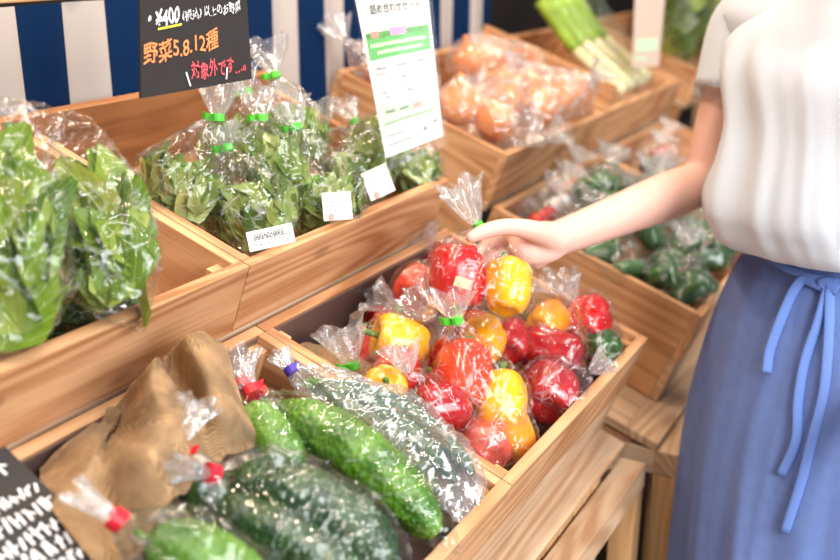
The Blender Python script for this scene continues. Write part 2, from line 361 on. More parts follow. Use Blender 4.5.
# table behind with striped skirt cloth
t = empty('display_table', (1.7, 1.5, 0)); tag(t, 'pale wooden table top above the blue and white striped cloth', 'table')
bb = bmesh.new(); box(bb, (-1.3, -.275, 1.400), (.86, .45, 1.432), .003); mesh_obj('tabletop', bb, M['wx'], t)
for sx in (-1.2, .75):
    for sy in (-.2, .38):
        bb = bmesh.new(); box(bb, (sx, sy, 0), (sx + .05, sy + .05, 1.399)); mesh_obj('leg', bb, M['wz'], t)
def stripes():
    k, nt, out = new_mat('striped_cloth'); n = N(nt)
    uv = n('UVMap', uv_map='UVMap'); sp = n('SeparateXYZ', {0: uv.outputs[0]})
    f = n.math('FRACT', n.math('DIVIDE', n.math('SUBTRACT', sp.outputs[0], 1.060), .1715))
    st = n.math('LESS_THAN', f, .53)
    nz = n('TexNoise', {'Vector': n('TexCoord').outputs['Object'], 'Scale': 500.0})
    c = n.mix(st, srgb(176, 166, 160), srgb(4, 34, 70))
    bp = n('Bump', {'Height': nz.outputs[0], 'Strength': .2, 'Distance': .001})
    bs = n('BsdfPrincipled', {'Base Color': c, 'Roughness': .85, 'Specular IOR Level': .1, 'Normal': bp.outputs[0]})
    nt.links.new(bs.outputs[0], out.inputs[0]); return k
M['stripe'] = stripes()
bb = bmesh.new(); uvl = bb.loops.layers.uv.new('UVMap'); grid = []
for i in range(241):
    x = .42 + 2.24 * i / 240; col_ = []
    for j in range(13):
        z = 1.396 - .55 * j / 12
        y = 1.224 + .008 * sin(x * 34 + .6 * sin(x * 9)) * (.3 + j / 12) + .004 * sin(x * 71)
        col_.append(bb.verts.new((x, y, z)))
    grid.append(col_)
for i in range(240):
    for j in range(12):
        f = bb.faces.new((grid[i][j], grid[i][j + 1], grid[i + 1][j + 1], grid[i + 1][j]))
        for l in f.loops: l[uvl].uv = (l.vert.co.x, l.vert.co.z)
o = mesh_obj('striped_cloth', bb, M['stripe'], None, True); tag(o, 'blue and white vertically striped cloth hanging behind the crates', 'cloth')

# ------------------------------------------------------------------ wrapping film
def basis(ax):
    ax = ax.normalized(); a = ax.cross(V((0, 0, 1)) if abs(ax.z) < .9 else V((1, 0, 0))).normalized(); return ax, a, ax.cross(a)
def film_bag(label, pts, neck=None, flare=None, flare_len=.05, flare_r=.03, tape=None, group=None, cat='bag', extra=(), seed=0, mat='film', infl=1.04, fold=1.0, name='plastic_bag', base=None, edge=.0068, flk=1.0):
    rnd = random.Random(seed)
    pts = [V(p) for p in pts]; c = sum(pts, V()) / len(pts)
    low = min(p.z for p in pts)
    r = empty(name, base or (c.x, c.y, low)); tag(r, label, cat, group)
    P = [c + (p - c) * infl + (p - c).normalized() * .004 for p in pts] + [V(e) for e in extra]
    ax = None
    if neck is not None:
        neck = V(neck); ax, e1, e2 = basis(flare if flare is not None else neck - c)
        P += [neck + (e1 * cos(k) + e2 * sin(k)) * .006 for k in (0, 1.57, 3.14, 4.71)]
    b = bmesh.new()
    for p in P: b.verts.new(p)
    res = bmesh.ops.convex_hull(b, input=b.verts)
    keep = {v for f in b.faces for v in f.verts}
    bmesh.ops.delete(b, geom=[v for v in b.verts if v not in keep], context='VERTS')
    for it in range(6):
        es = [e for e in b.edges if e.calc_length() > edge]
        if not es: break
        bmesh.ops.subdivide_edges(b, edges=es, cuts=1)
        bmesh.ops.triangulate(b, faces=[f for f in b.faces if len(f.verts) > 3])
    bmesh.ops.smooth_vert(b, verts=b.verts, factor=.35, use_axis_x=True, use_axis_y=True, use_axis_z=True)
    b.normal_update()
    s3 = V((rnd.uniform(-9, 9), rnd.uniform(-9, 9), rnd.uniform(-9, 9)))
    mx = max((p - (neck or c)).length for p in pts)
    for v in b.verts:
        q = v.co; d = .0017 * (1 - abs(noise.noise(q * 60 + s3)) * 3) + .0011 * (1 - abs(noise.noise(q * 130 + s3)) * 3) + .003 * noise.noise(q * 22 + s3)
        if neck is not None:
            w = q - neck; t = w.length / mx
            ang = math.atan2(w.dot(e2), w.dot(e1))
            k = exp(-((t - .28) / .35) ** 2)
            d += .0042 * k * (abs(sin(ang * 4.5 + 3 * noise.noise(q * 9 + s3))) - .5) + .0022 * k * sin(ang * 13 + 2 * noise.noise(q * 14 + s3))
        v.co = q + v.normal * d * fold
    if neck is not None and flare_len:
        flare_len *= flk; flare_r *= flk * 1.1
        nj, ni = 9, 40; rings = []; ph = rnd.uniform(0, 6)
        for j in range(nj):
            t = j / (nj - 1); ring = []
            for i in range(ni):
                an = i * 2 * pi / ni
                rr = .006 + (flare_r - .006) * (t ** .75)
                pl = 1 + (.20 * t + .12) * sin(an * 7 + ph) * (1 if i % 2 else .6) + .25 * t * noise.noise(V((cos(an) * 2, sin(an) * 2, t * 2)) + s3)
                zz = flare_len * t * (1 + .28 * t * noise.noise(V((cos(an) * 1.6, sin(an) * 1.6, 3)) + s3) + -.12 * t * t * (1 - abs(sin(an * 2 + ph))))
                q = neck + e1 * (rr * pl * cos(an)) + e2 * (rr * pl * .62 * sin(an)) + ax * zz
                ring.append(b.verts.new(q))
            rings.append(ring)
        for j in range(nj - 1):
            for i in range(ni):
                b.faces.new((rings[j][i], rings[j][(i + 1) % ni], rings[j + 1][(i + 1) % ni], rings[j + 1][i])).material_index = 1
    bmesh.ops.recalc_face_normals(b, faces=b.faces)
    world_part('film', b, [M[mat], M['film_flare']], r, True)
    if tape and neck is not None:
        b = bmesh.new()
        kt = 1.25 if tape == 'red_tape' else 1.0
        tube(b, [neck - ax * .005 * kt, neck + ax * .005 * kt], .0088 * kt, 14)
        fl = [neck + e1 * .006 + e2 * .004, neck + e1 * .015 + e2 * .008 + ax * .002, neck + e1 * .023 + e2 * .006 + ax * .005]
        for i in range(2):
            a_, c_ = fl[i], fl[i + 1]; w = ax * .005; th = e2 * .0008
            vs = [b.verts.new(p) for p in (a_ - w - th, c_ - w - th, c_ + w - th, a_ + w - th, a_ - w + th, c_ - w + th, c_ + w + th, a_ + w + th)]
            for q in ((0, 1, 2, 3), (7, 6, 5, 4), (0, 4, 5, 1), (3, 2, 6, 7), (0, 3, 7, 4), (1, 5, 6, 2)): b.faces.new([vs[z] for z in q])
        bmesh.ops.recalc_face_normals(b, faces=b.faces)
        world_part('tape', b, M[tape], r)
    return r
def sub(pts, n, seed=1):
    return random.Random(seed).sample(pts, min(n, len(pts)))

# ------------------------------------------------------------------ bell peppers
def frame_q(axis, roll=0):
    return V(axis).normalized().to_track_quat('Z', 'Y') @ Quaternion((0, 0, 1), roll)
def pepper(c, axis, w, h, mat, label, seed, group='bell peppers', lobes=4, name='bell_pepper', cat='pepper', stem=True, res=40, taper=.14):
    rnd = random.Random(seed); q = frame_q(axis, rnd.uniform(0, 6))
    r = empty(name, c, q); tag(r, label, cat, group)
    b = bmesh.new(); nv = max(10, int(res * .6)); rings = []; s3 = V((seed * 1.7, seed * .9, 3))
    for j in range(1, nv):
        ph = pi * j / nv; cz = cos(ph); sz = sin(ph) ** .54
        zz = math.copysign(abs(cz) ** .78, cz); ring = []
        for i in range(res):
            a = i * 2 * pi / res; lo = abs(cos(lobes / 2 * a + seed))
            rr = sz * (1 - .17 * (1 - lo ** .55) * (.55 + .45 * abs(zz))) * (1 - taper * (1 - zz) * .5)
            rr *= 1 + .06 * noise.noise(V((cos(a), sin(a), zz)) * 1.2 + s3)
            z_ = zz
            if zz > 0: z_ -= .38 * exp(-(sz * 1.9) ** 2) - .06 * lo * (1 - sz)
            else: z_ += .26 * exp(-(sz * 2.0) ** 2) - .12 * lo * sz * (1 - sz) * 2
            ring.append(b.verts.new((rr * cos(a) * w / 2, rr * sin(a) * w / 2, z_ * h / 2)))
        rings.append(ring)
    for j in range(len(rings) - 1):
        for i in range(res): b.faces.new((rings[j][i], rings[j + 1][i], rings[j + 1][(i + 1) % res], rings[j][(i + 1) % res]))
    top = b.verts.new((0, 0, (1 - .40) * h / 2)); bot = b.verts.new((0, 0, -(1 - .3) * h / 2))
    for i in range(res): b.faces.new((rings[0][i], rings[0][(i + 1) % res], top)); b.faces.new((rings[-1][(i + 1) % res], rings[-1][i], bot))
    Mw = Matrix.LocRotScale(V(c), q, None); pts = [Mw @ v.co for v in b.verts]
    bmesh.ops.recalc_face_normals(b, faces=b.faces)
    mesh_obj('flesh', b, mat, r, True)
    if stem:
        b = bmesh.new(); z0 = .29 * h
        tube(b, [V((0, 0, z0 - .002)), V((0, 0, z0 + .003))], [w * .16, w * .08], 10)
        bx_ = rnd.uniform(-.006, .006)
        tube(b, [V((0, 0, z0)), V((bx_ * .3, 0, z0 + w * .14)), V((bx_, .002, z0 + w * .30)), V((bx_ * 2, .004, z0 + w * .38))], [w * .075, w * .055, w * .055, w * .07], 9)
        mesh_obj('stem', b, M['stem'], r, True)
    return r, pts

# camera facing helper directions
toC = (CAM - PE).normalized()
RIGHT = r0; 
PEPPERS = {}
# key: px, py, n or ('d', depth), axis(world), width, height, mat, label
def P_(k, px, py, d, axis, w, h, mat, label, seed):
    c = lown(px, py, d) if not isinstance(d, tuple) else at(px, py, d[1])
    if not isinstance(d, tuple):
        ry = ray(px, py).normalized()
        for _ in range(40):
            q = c - PE; rr = max(w, h) * .42
            if q.dot(EU) < T + .004 + rr or q.dot(EX) < T + rr * .8: c = c + (EU * .002 if q.dot(EU) < T + .004 + rr else EX * .002)
            else: break
    if isinstance(axis, tuple) and len(axis) == 3: ax = RT * axis[0] + UP * axis[1] - FW * axis[2]
    PEPPERS[k] = pepper(c, ax, w, h, M[mat], label, seed)
P_('h1', 457, 277, ('d', 1.50), (0, -1, 0.05), .088, .098, 'red', 'red bell pepper in the bag held by the hand', 1)
P_('h2', 508, 286, ('d', 1.49), (.1,.9,-.42), .072, .086, 'yel', 'yellow bell pepper in the bag held by the hand', 2)
P_('a1', 399, 341, .018, (-.9, .25, .3), .078, .086, 'yel', 'yellow bell pepper at the back left of the pile, above a red one', 3)
P_('a2', 398, 369, .012, (-.1, -.35, .9), .070, .074, 'red', 'red bell pepper with its green stem facing out, below a yellow one', 4)
P_('b1', 374, 396, -.005, (.1, .45, .85), .066, .070, 'yel', 'yellow bell pepper at the left edge of the pile with its stem facing out', 5)
P_('b2', 441, 408, .0, (-.9, .0, .35), .074, .080, 'dred', 'dark red bell pepper lying stem to the left at the front of the pile', 6)
P_('c1', 464, 373, .030, (0.1, 0.85, -0.5), 0.080, 0.094, 'ored', 'orange red bell pepper standing in the middle of the pile', 7)
P_('c2', 500, 402, .002, (.1,.8,-.58), 0.084, 0.090, 'yel', 'yellow bell pepper in front of the orange red one', 8)
P_('d1', 527, 440, -.022, (0.3, -0.9, -0.3), 0.066, 0.092, 'oyel', 'orange yellow bell pepper against the front board of the crate', 9)
P_('d2', 482, 447, -.035, (-0.5, 0.3, -0.8), .076, .080, 'mred', 'dull red bell pepper under cloudy film at the front corner', 10)
P_('e1', 482, 341, .010, (0.2, 0.4, -0.9), 0.078, 0.082, 'yel', 'yellow bell pepper under the held bag', 11)
P_('e2', 512, 341, -.005, (0.2, 0.4, -0.85), .070, .078, 'dred', 'small red bell pepper wedged beside the yellow one under the held bag', 12)
P_('f1', 549, 350, .004, (-0.85, 0.15, -0.45), 0.078, 0.106, 'dred', 'glossy dark red bell pepper lying on its side on the right of the pile', 13)
P_('f2', 548, 322, .0, (0.5, 0.3, -0.8), .070, .080, 'oyel', 'orange bell pepper behind the glossy dark red one', 14)
P_('g1', 556, 398, -.024, (.15,.5,-.8), 0.098, 0.086, 'dred', 'round dark red bell pepper at the right front of the pile', 15)
P_('i1', 588, 322, .006, (0.3, 0.5, -0.8), 0.086, 0.098, 'red', 'red bell pepper at the back right corner of the crate', 16)
P_('i2', 607, 350, -.01, (-0.3, 0.3, -0.9), .070, .074, 'gpep', 'green bell pepper at the right end of the crate', 17)
P_('j1', 415, 288, .005, (0.3, 0.4, -0.85), .074, .078, 'ored', 'orange red bell pepper at the back left behind the held bag', 18)
P_('k1', 440, 262, -.03, (0.3, 0.4, -0.85), .072, .078, 'dred', 'dark red bell pepper at the far back of the crate', 19)

def bag_of(keys, label, neckpx=None, nd=None, flpx=None, fl=.05, frr=.03, tape='green_tape', seed=0, **kw):
    pts = []
    for k in keys: pts += sub(PEPPERS[k][1], 160, seed)
    cc = sum(pts, V()) / len(pts); dd = (cc - CAM).dot(FW)
    if neckpx:
        nk = at(neckpx[0], neckpx[1], dd + nd); fd = (at(flpx[0], flpx[1], dd + nd - .005) - nk)
        return film_bag(label, pts, nk, fd, fl, frr, tape, 'clear bags of bell peppers', seed=seed, flk=1.25, **kw)
    return film_bag(label, pts, None, None, 0, 0, None, 'clear bags of bell peppers', seed=seed, **kw)
held = bag_of(['h1', 'h2'], 'clear bag of one red and one yellow pepper held up by the hand', (478, 226), .02, (464, 198), .058, .032, seed=21)
bag_of(['a1', 'a2'], 'clear bag with green tape, its open top pointing left beside the burlap', (353, 366), 0, (343, 338), .05, .028, seed=22)
bag_of(['b1', 'b2'], 'clear bag of a small yellow and a dark red pepper at the left front', (408, 372), -.06, (402, 352), .03, .02, None, seed=23)
bag_of(['c1', 'c2'], 'clear bag of an orange red and a yellow pepper in the middle of the crate', (457, 320), -.03, (452, 303), .035, .025, seed=24)
bag_of(['d1', 'd2'], 'cloudy clear bag of two peppers in the near corner of the crate', (428, 452), -.01, (405, 440), .03, .024, None, seed=25, mat='film_fine')
bag_of(['e1', 'e2'], 'clear bag of a yellow and a small red pepper under the held bag', (434, 320), -.02, (414, 294), .05, .042, None, seed=26)
bag_of(['f1', 'f2'], 'clear bag of a glossy dark red and an orange pepper on the right', (575, 300), 0, (566, 284), .035, .028, None, seed=27)
bag_of(['g1'], 'clear bag of one round dark red pepper at the right front', (590, 372), 0, (604, 362), .03, .022, None, seed=28, mat='film_fine')
bag_of(['i1', 'i2'], 'clear bag of a red and a green pepper in the far right corner', (556, 292), .02, (545, 282), .03, .025, None, seed=29)
bag_of(['j1'], 'clear bag with green tape at the back left of the pepper crate', (397, 309), -.03, (383, 300), .04, .03, seed=30)
bag_of(['k1'], 'clear bag with crumpled top at the far back behind the held bag', (424, 256), -.02, (418, 240), .04, .035, None, seed=31)
# price sticker on the held bag
def sticker(parent, px, w, h, nrm, mat, rot=0, name='label', d=None, text=None, flip=False):
    p = at(px[0], px[1], d); z = V(nrm).normalized(); x = RT - z * RT.dot(z); x.normalize(); y = z.cross(x)
    x, y = x * cos(rot) + y * sin(rot), y * cos(rot) - x * sin(rot)
    b = bmesh.new(); g = []
    for i in range(7):
        s = i / 6 - .5
        g.append([b.verts.new(p + x * (s * w) + y * (t_ * h) - z * (.10 * w * (2 * s) ** 2 * .5) + z * o_) for t_, o_ in ((-.5, 0), (.5, 0), (.5, -.0008), (-.5, -.0008))])
    for i in range(6):
        for k in range(4): b.faces.new((g[i][k], g[i + 1][k], g[i + 1][(k + 1) % 4], g[i][(k + 1) % 4]))
    b.faces.new(g[0][::-1]); b.faces.new(g[-1])
    bmesh.ops.recalc_face_normals(b, faces=b.faces)
    o = world_part(name, b, mat, parent)
    return o, p, x, y, z
M['beige'] = plain('beige_sticker', srgb(226, 190, 150), .6)
sticker(held, (463, 283), .024, .014, -FW + UP * .1, M['beige'], -.3, d=1.445)

# ------------------------------------------------------------------ text
def text_bm(s, size, bold=.0, shear=0):
    cu = bpy.data.curves.new('t', 'FONT'); cu.body = s; cu.size = size; cu.offset = bold; cu.shear = shear; cu.resolution_u = 3
    ob = bpy.data.objects.new('t', cu); COL.objects.link(ob)
    bpy.context.view_layer.update()
    me = bpy.data.meshes.new_from_object(ob.evaluated_get(bpy.context.evaluated_depsgraph_get()))
    b = bmesh.new(); b.from_mesh(me)
    bpy.data.objects.remove(ob); bpy.data.curves.remove(cu); bpy.data.meshes.remove(me)
    return b
def fit_text(s, x0, x1, y, hgt, mapf, mat, parent, name='lettering', jit=0, bold=.0):
    """text stretched between x0 and x1 with its baseline on y, laid through mapf(x, y)"""
    b = text_bm(s, 1.0, bold)
    xs = [v.co.x for v in b.verts]; ys = [v.co.y for v in b.verts]
    if not xs: return
    ax, bx_, ay, by = min(xs), max(xs), min(ys), max(ys)
    for v in b.verts:
        v.co = mapf(x0 + (v.co.x - ax) / (bx_ - ax) * (x1 - x0), y + (v.co.y - ay) / (by - ay) * hgt)
    return world_part(name, b, mat, parent)
def strokes(lst, wid, mapf, mat, parent, name='lettering'):
    b = bmesh.new()
    for (xa, ya, xb, yb) in lst:
        d = V((xb - xa, yb - ya)); l = d.length or 1e-6; nx, ny = -d.y / l * wid / 2, d.x / l * wid / 2
        b.faces.new([b.verts.new(mapf(*p)) for p in ((xa - nx, ya - ny), (xb - nx, yb - ny), (xb + nx, yb + ny), (xa + nx, ya + ny))])
    return world_part(name, b, mat, parent)
def quad_map(p00, p10, p01, p11, off=0.0, bow=0.0):
    nrm = (p10 - p00).cross(p01 - p00).normalized()
    if nrm.dot(CAM - p00) < 0: nrm = -nrm
    def f(x, y, o=off): return (p00 * (1 - x) * (1 - y) + p10 * x * (1 - y) + p01 * (1 - x) * y + p11 * x * y) + nrm * (o + bow * (4 * x * (1 - x)))
    return f
def sheet(mapf, x0, x1, y0, y1, thick, mat, parent, name, n=10):
    b = bmesh.new(); A = []; B = []
    for i in range(n + 1):
        x = x0 + (x1 - x0) * i / n
        A.append([b.verts.new(mapf(x, y)) for y in (y0, y1)]); B.append([b.verts.new(mapf(x, y, -thick)) for y in (y0, y1)])
    for i in range(n):
        b.faces.new((A[i][0], A[i + 1][0], A[i + 1][1], A[i][1])); b.faces.new((B[i][1], B[i + 1][1], B[i + 1][0], B[i][0]))
        b.faces.new((A[i][0], B[i][0], B[i + 1][0], A[i + 1][0])); b.faces.new((A[i][1], A[i + 1][1], B[i + 1][1], B[i][1]))
    b.faces.new((A[0][0], A[0][1], B[0][1], B[0][0])); b.faces.new((A[n][0], B[n][0], B[n][1], A[n][1]))
    bmesh.ops.recalc_face_normals(b, faces=b.faces)
    return world_part(name, b, mat, parent)

# hanging black sign: vertical board parallel to the row of crates
SY = .87
def sgn(px, py): return onp(px, py, V((0, SY, 0)), V((0, 1, 0)))
p00, p10, p01 = sgn(141, 98.5), sgn(252, 79), sgn(139.5, -42)
p11 = p10 + (sgn(247, 0) - p10) * ((p01 - p00).length / (p10 - p00).length * .0 + (p01.z - p00.z) / (sgn(247, 0).z - p10.z)); bl = p00; zb = p00.z
mf = quad_map(p00, p10, p01, p11)
sg = empty('hanging_sign', (bl.x, SY, zb)); tag(sg, 'black handwritten sign with orange and white writing hanging above the spinach', 'sign')
sgb = sheet(mf, 0, 1, 0, 1, .003, M['black'], sg, 'board')
b = bmesh.new(); 
for xx in (.08, .92): tube(b, [mf(xx, .97, .001), mf(xx, .97) + V((0, .0, .5))], .0008, 6)
world_part('cord', b, M['ink'], sg)
SW, SH = (p10 - p00).length, (p01 - p00).length
def s2(px, py):  # photo position -> place on the board
    q = sgn(px, py) - p00; ex, ey = p10 - p00, p01 - p00; det = ex.x * ey.z - ex.z * ey.x
    return (q.x * ey.z - q.z * ey.x) / det, (ex.x * q.z - ex.z * q.x) / det
g = lambda x, y: mf(x, y, .0012)
def line_text(s, a, bb_, hpx, mat, bold=.012):
    """a, bb_ = photo positions of the two ends of the baseline"""
    (xa, ya), (xb, yb) = s2(*a), s2(*bb_); _, y2 = s2(a[0], a[1] - hpx); hh = y2 - ya
    b = text_bm(s, 1.0, bold); xs = [v.co.x for v in b.verts]; ys = [v.co.y for v in b.verts]
    x0_, x1_, y0_, y1_ = min(xs), max(xs), min(ys), max(ys)
    for v in b.verts:
        t_ = (v.co.x - x0_) / (x1_ - x0_); v.co = g(xa + (xb - xa) * t_, ya + (yb - ya) * t_ + (v.co.y - y0_) / (y1_ - y0_) * hh + .012 * sin(t_ * 21))
    world_part('lettering', b, mat, sgb)
line_text('・¥400', (148, 29), (181, 22), 17, M['chalk_w'], .016)
line_text('(税込)', (184, 22), (204, 18), 11, M['chalk_w'], .004)
line_text('以上のお野菜', (207, 17), (245, 11), 11, M['chalk_w'], .004)
line_text('野菜5.8.12種', (143, 66), (220, 48), 22, M['chalk_o'], .010)
line_text('対象外です…。', (191, 80), (246, 72), 18, M['chalk_r'], .008)
strokes([(*s2(186, 72), *s2(190, 86)), (*s2(227.5, 67), *s2(226, 79))], .012, g, M['chalk_w'], sgb)
strokes([(*s2(158, 29), *s2(183, 24))], .016, g, M['chalk_y'], sgb)

# leaflet in a clear sleeve
c00, c10, c01, c11 = at(386, 158, 1.60), at(443, 136, 1.63), at(352, -18, 1.60), at(426, -24, 1.63)
lf = quad_map(c00, c10, c01, c11, 0, .004)
ls = empty('leaflet', c00); tag(ls, 'white printed leaflet with a green band in a clear sleeve above the spinach', 'leaflet')
lsp = sheet(lf, 0, 1, 0, 1, .0006, M['paper'], ls, 'paper')
M['gband'] = plain('green_band', srgb(92, 162, 92), .7); M['pgreen'] = plain('pale_green_band', srgb(178, 206, 168), .7); M['pink'] = plain('pink_print', srgb(240, 140, 130), .7); M['lilac'] = plain('lilac_print', srgb(190, 140, 180), .7); M['veg'] = plain('leaf_print', srgb(80, 140, 70), .7, var=.5, scale=300); M['grey'] = plain('grey_print', srgb(110, 108, 112), .7); M['cream'] = plain('cream_print', srgb(225, 235, 210), .7)
def band(x0, x1, y0, y1, mat, o=.0006, nm='print'): sheet(lambda x, y, e=0: lf(x, y, o), x0, x1, y0, y1, 0, mat, lsp, nm)
def LT(s, x0, x1, y, h, mat, bold=0): fit_text(s, x0, x1, y, h, lambda x, y: lf(x, y, .0011), mat, lsp, bold=bold)
band(.04, .96, .545, .665, M['gband']); band(.04, .96, .665, .70, M['veg'])
band(.12, .22, .668, .705, M['pink'], .0009); band(.38, .62, .665, .712, M['lilac'], .0009)
band(.04, .96, .145, .30, M['pgreen'])
band(.55, .70, .215, .25, M['pink'], .0009)
LT('詰め合わせセット', .16, .86, .80, .062, M['ink'], .012)
random.seed(3)
def scr(n, x0, x1, y, h, mat, w=.012):
    L_ = []
    st = (x1 - x0) / n
    for i in range(n):
        xx = x0 + i * st
        L_.append((xx + .1 * st, y + random.uniform(0, .3) * h, xx + .7 * st, y + random.uniform(.1, 1) * h)); L_.append((xx + .4 * st, y, xx + .45 * st, y + h))
    strokes(L_, w * 1.0, lambda x, y: lf(x, y, .0011), mat, lsp, 'print')
scr(22, .08, .9, .615, .022, M['cream']); scr(18, .16, .82, .572, .02, M['cream'])
for x0, x1 in ((.10, .26), (.40, .58), (.72, .9)):
    scr(6, x0, x1, .485, .016, M['ink'], .008); scr(7, x0 - .02, x1 + .02, .455, .014, M['grey'], .008)
for x0, y in ((.14, .40), (.45, .41), (.12, .345), (.46, .35), (.74, .36), (.15, .315), (.5, .325)): scr(3, x0, x0 + .1, y, .02, random.choice([M['grey'], M['pink'], M['grey']]), .012)
scr(5, .12, .28, .235, .02, M['ink'], .014); scr(4, .34, .5, .232, .018, M['ink'], .014); scr(20, .08, .88, .175, .014, M['ink'], .008)
scr(8, .08, .36, .105, .012, M['grey']); scr(14, .08, .6, .055, .012, M['grey']); scr(3, .68, .74, .07, .03, M['grey']); scr(4, .84, .95, .1, .02, M['grey'])
sheet(lambda x, y, e=0: lf(x, y, .0022 + e), -.045, 1.06, -.075, 1.05, .0002, M['sleeve'], ls, 'sleeve')

# blurred paper sign by the leeks
q00, q10, q01, q11 = at(632, 68, 2.72), at(659, 66, 2.78), at(636, -20, 2.72), at(667, -22, 2.78)
pf = quad_map(q00, q10, q01, q11); ps = empty('price_card', q00); tag(ps, 'blurred cream card hanging over the leeks', 'sign')
M['card'] = plain('cream_card', srgb(190, 166, 150), .7); psc = sheet(pf, 0, 1, 0, 1, .001, M['card'], ps, 'card')
sheet(lambda x, y, e=0: pf(x, y, .001), .1, .85, .18, .32, 0, M['pgreen'], psc, 'print'); sheet(lambda x, y, e=0: pf(x, y, .001), .1, .5, .08, .12, 0, M['pgreen'], psc, 'print')

# black sign standing in the bitter melon crate (near, out of focus)
TS = radians(31)
a0 = at(5, 446, 1.02); SU = V((0, cos(TS), sin(TS))); SN = V((0, -sin(TS), cos(TS)))
a1 = onp(107, 545, a0, SN)
ln = (a1 - a0).length; wdt = .24
n00, n10, n01, n11 = a1 - EX * wdt, a1, a0 - EX * wdt, a0
bf = quad_map(n00, n10, n01, n11)
bs = empty('black_sign', a1); tag(bs, 'black sign with white handwriting in the near left corner', 'sign')
bsb = sheet(bf, 0, 1, 0, 1, .004, M['black'], bs, 'board')
random.seed(11); L_ = []
for y, h, x0 in ((.80, .13, .2), (.58, .09, .35), (.42, .13, .3), (.27, .12, .2), (.14, .12, .25), (.02, .10, .2)):
    x = x0
    while x < .95:
        w_ = random.uniform(.02, .045)
        L_.append((x, y, x + random.uniform(-.01, .02), y + h * random.uniform(.7, 1)))
        if random.random() < .6: L_.append((x - .01, y + h * random.uniform(.2, .8), x + .03, y + h * random.uniform(.2, .9)))
        x += w_ if y < .75 else w_ * 2.2
strokes(L_, .011, lambda x, y: bf(x, y, .0012), M['chalk_w'], bsb)

# ------------------------------------------------------------------ leafy greens
def leaf(b, base, d, nrm, l, w, bend, tone, uvl, tl, na=6, nc=4, shape=.5):
    d = d.normalized(); s = d.cross(nrm).normalized(); nrm = s.cross(d); g = []
    pos = V(base); dd = d.copy(); nn = nrm.copy()
    for i in range(na + 1):
        t = i / na
        prof = (sin(pi * min(1, t ** shape * .96 + .02))) ** .75
        row = []
        for k in range(nc + 1):
            e = k / nc * 2 - 1
            off = s * (e * w / 2 * prof) + nn * (.18 * w * abs(e) * prof + .05 * w * sin(t * 9 + k * 2.1 + tone * 20) * abs(e))
            row.append((b.verts.new(pos + off), k / nc, t))
        g.append(row)
        rot = Quaternion(s, bend / na); dd = rot @ dd; nn = rot @ nn; pos = pos + dd * (l / na)
    for i in range(na):
        for k in range(nc):
            q = (g[i][k], g[i][k + 1], g[i + 1][k + 1], g[i + 1][k])
            f = b.faces.new([z[0] for z in q])
            for lp, z in zip(f.loops, q): lp[uvl].uv = (z[1], z[2]); lp[tl] = (tone, tone, tone, 1)
def bunch(c, axis, rad, hgt, nleaf, size, mat, label, seed, group, name='spinach_bunch', cat='greens', shape=.55, face=None, stems=True):
    rnd = random.Random(seed); ax, e1, e2 = basis(V(axis)); c = V(c)
    r = empty(name, c - ax * hgt * .5); tag(r, label, cat, group)
    b = bmesh.new(); uvl = b.loops.layers.uv.new('UVMap'); tl = b.loops.layers.float_color.new('tone')
    pts = []; sb = bmesh.new()
    for i in range(nleaf):
        a = rnd.uniform(0, 2 * pi); z = rnd.uniform(-.5, .42); k = sqrt(max(.05, 1 - (z * 1.7) ** 2)) * rad * rnd.uniform(.72, .95)
        o_ = e1 * cos(a) + e2 * sin(a)
        if face is not None and o_.dot(face) < -.35 and rnd.random() < .7: o_ = -o_
        p = c + ax * (z * hgt) + o_ * k
        nrm = (o_ + V((rnd.uniform(-.5, .5), rnd.uniform(-.5, .5), rnd.uniform(-.5, .5)))).normalized()
        d = (ax * rnd.uniform(.2, 1.2) + o_.cross(ax) * rnd.uniform(-.9, .9))
        sz = size * rnd.uniform(.7, 1.15)
        leaf(b, p - d.normalized() * sz * .5, d, nrm, sz, sz * rnd.uniform(.55, .75), rnd.uniform(-.3, .9), min(1, max(0, rnd.gauss(.5, .25))), uvl, tl, shape=shape)
        if stems and i % 4 == 0:
            tube(sb, smooth_path([c + ax * (.55 * hgt) + o_ * .004, c + ax * (.3 * hgt) + o_ * k * .5, p], 4), .0018, 6)
    for v in b.verts: pts.append(v.co.copy())
    world_part('leaves', b, mat, r, True)
    if stems: world_part('stems', sb, M['stem'], r, True)
    else: sb.free()
    return r, pts

GS = 'bags of spinach'
SP = [  # body px, n of body centre, neck px, neck depth change, flare px, flare length, radius, height, label words
    ((183, 186), .01, (218, 118), .0, (219, 84), .062, .032, .054, .07, 'back left of the crate below the black sign'),
    ((250, 210), -.005, (227, 148), -.02, (222, 128), .034, .024, .060, .085, 'nearest the left front corner of the crate'),
    ((272, 168), .03, (262, 118), .0, (258, 88), .050, .030, .048, .08, 'in the centre of the group behind the front row'),
    ((322, 200), .0, (296, 127), -.02, (288, 102), .044, .030, .056, .085, 'second from the left in the front row'),
    ((292, 140), .03, (275, 75), .02, (266, 42), .058, .034, .050, .09, 'standing tallest at the back'),
    ((232, 150), .01, (247, 92), .04, (242, 70), .040, .026, .044, .08, 'behind the black sign lower edge'),
    ((356, 172), .0, (323, 129), -.01, (318, 104), .048, .034, .056, .085, 'third in the front row behind a white label'),
    ((378, 150), .005, (354, 122), .03, (344, 102), .044, .028, .048, .08, 'back right of the crate next to the leaflet'),
    ((416, 174), -.01, (404, 152), .0, (398, 138), .02, .014, .034, .06, 'in the right end of the crate under the leaflet'),
]
bags = []
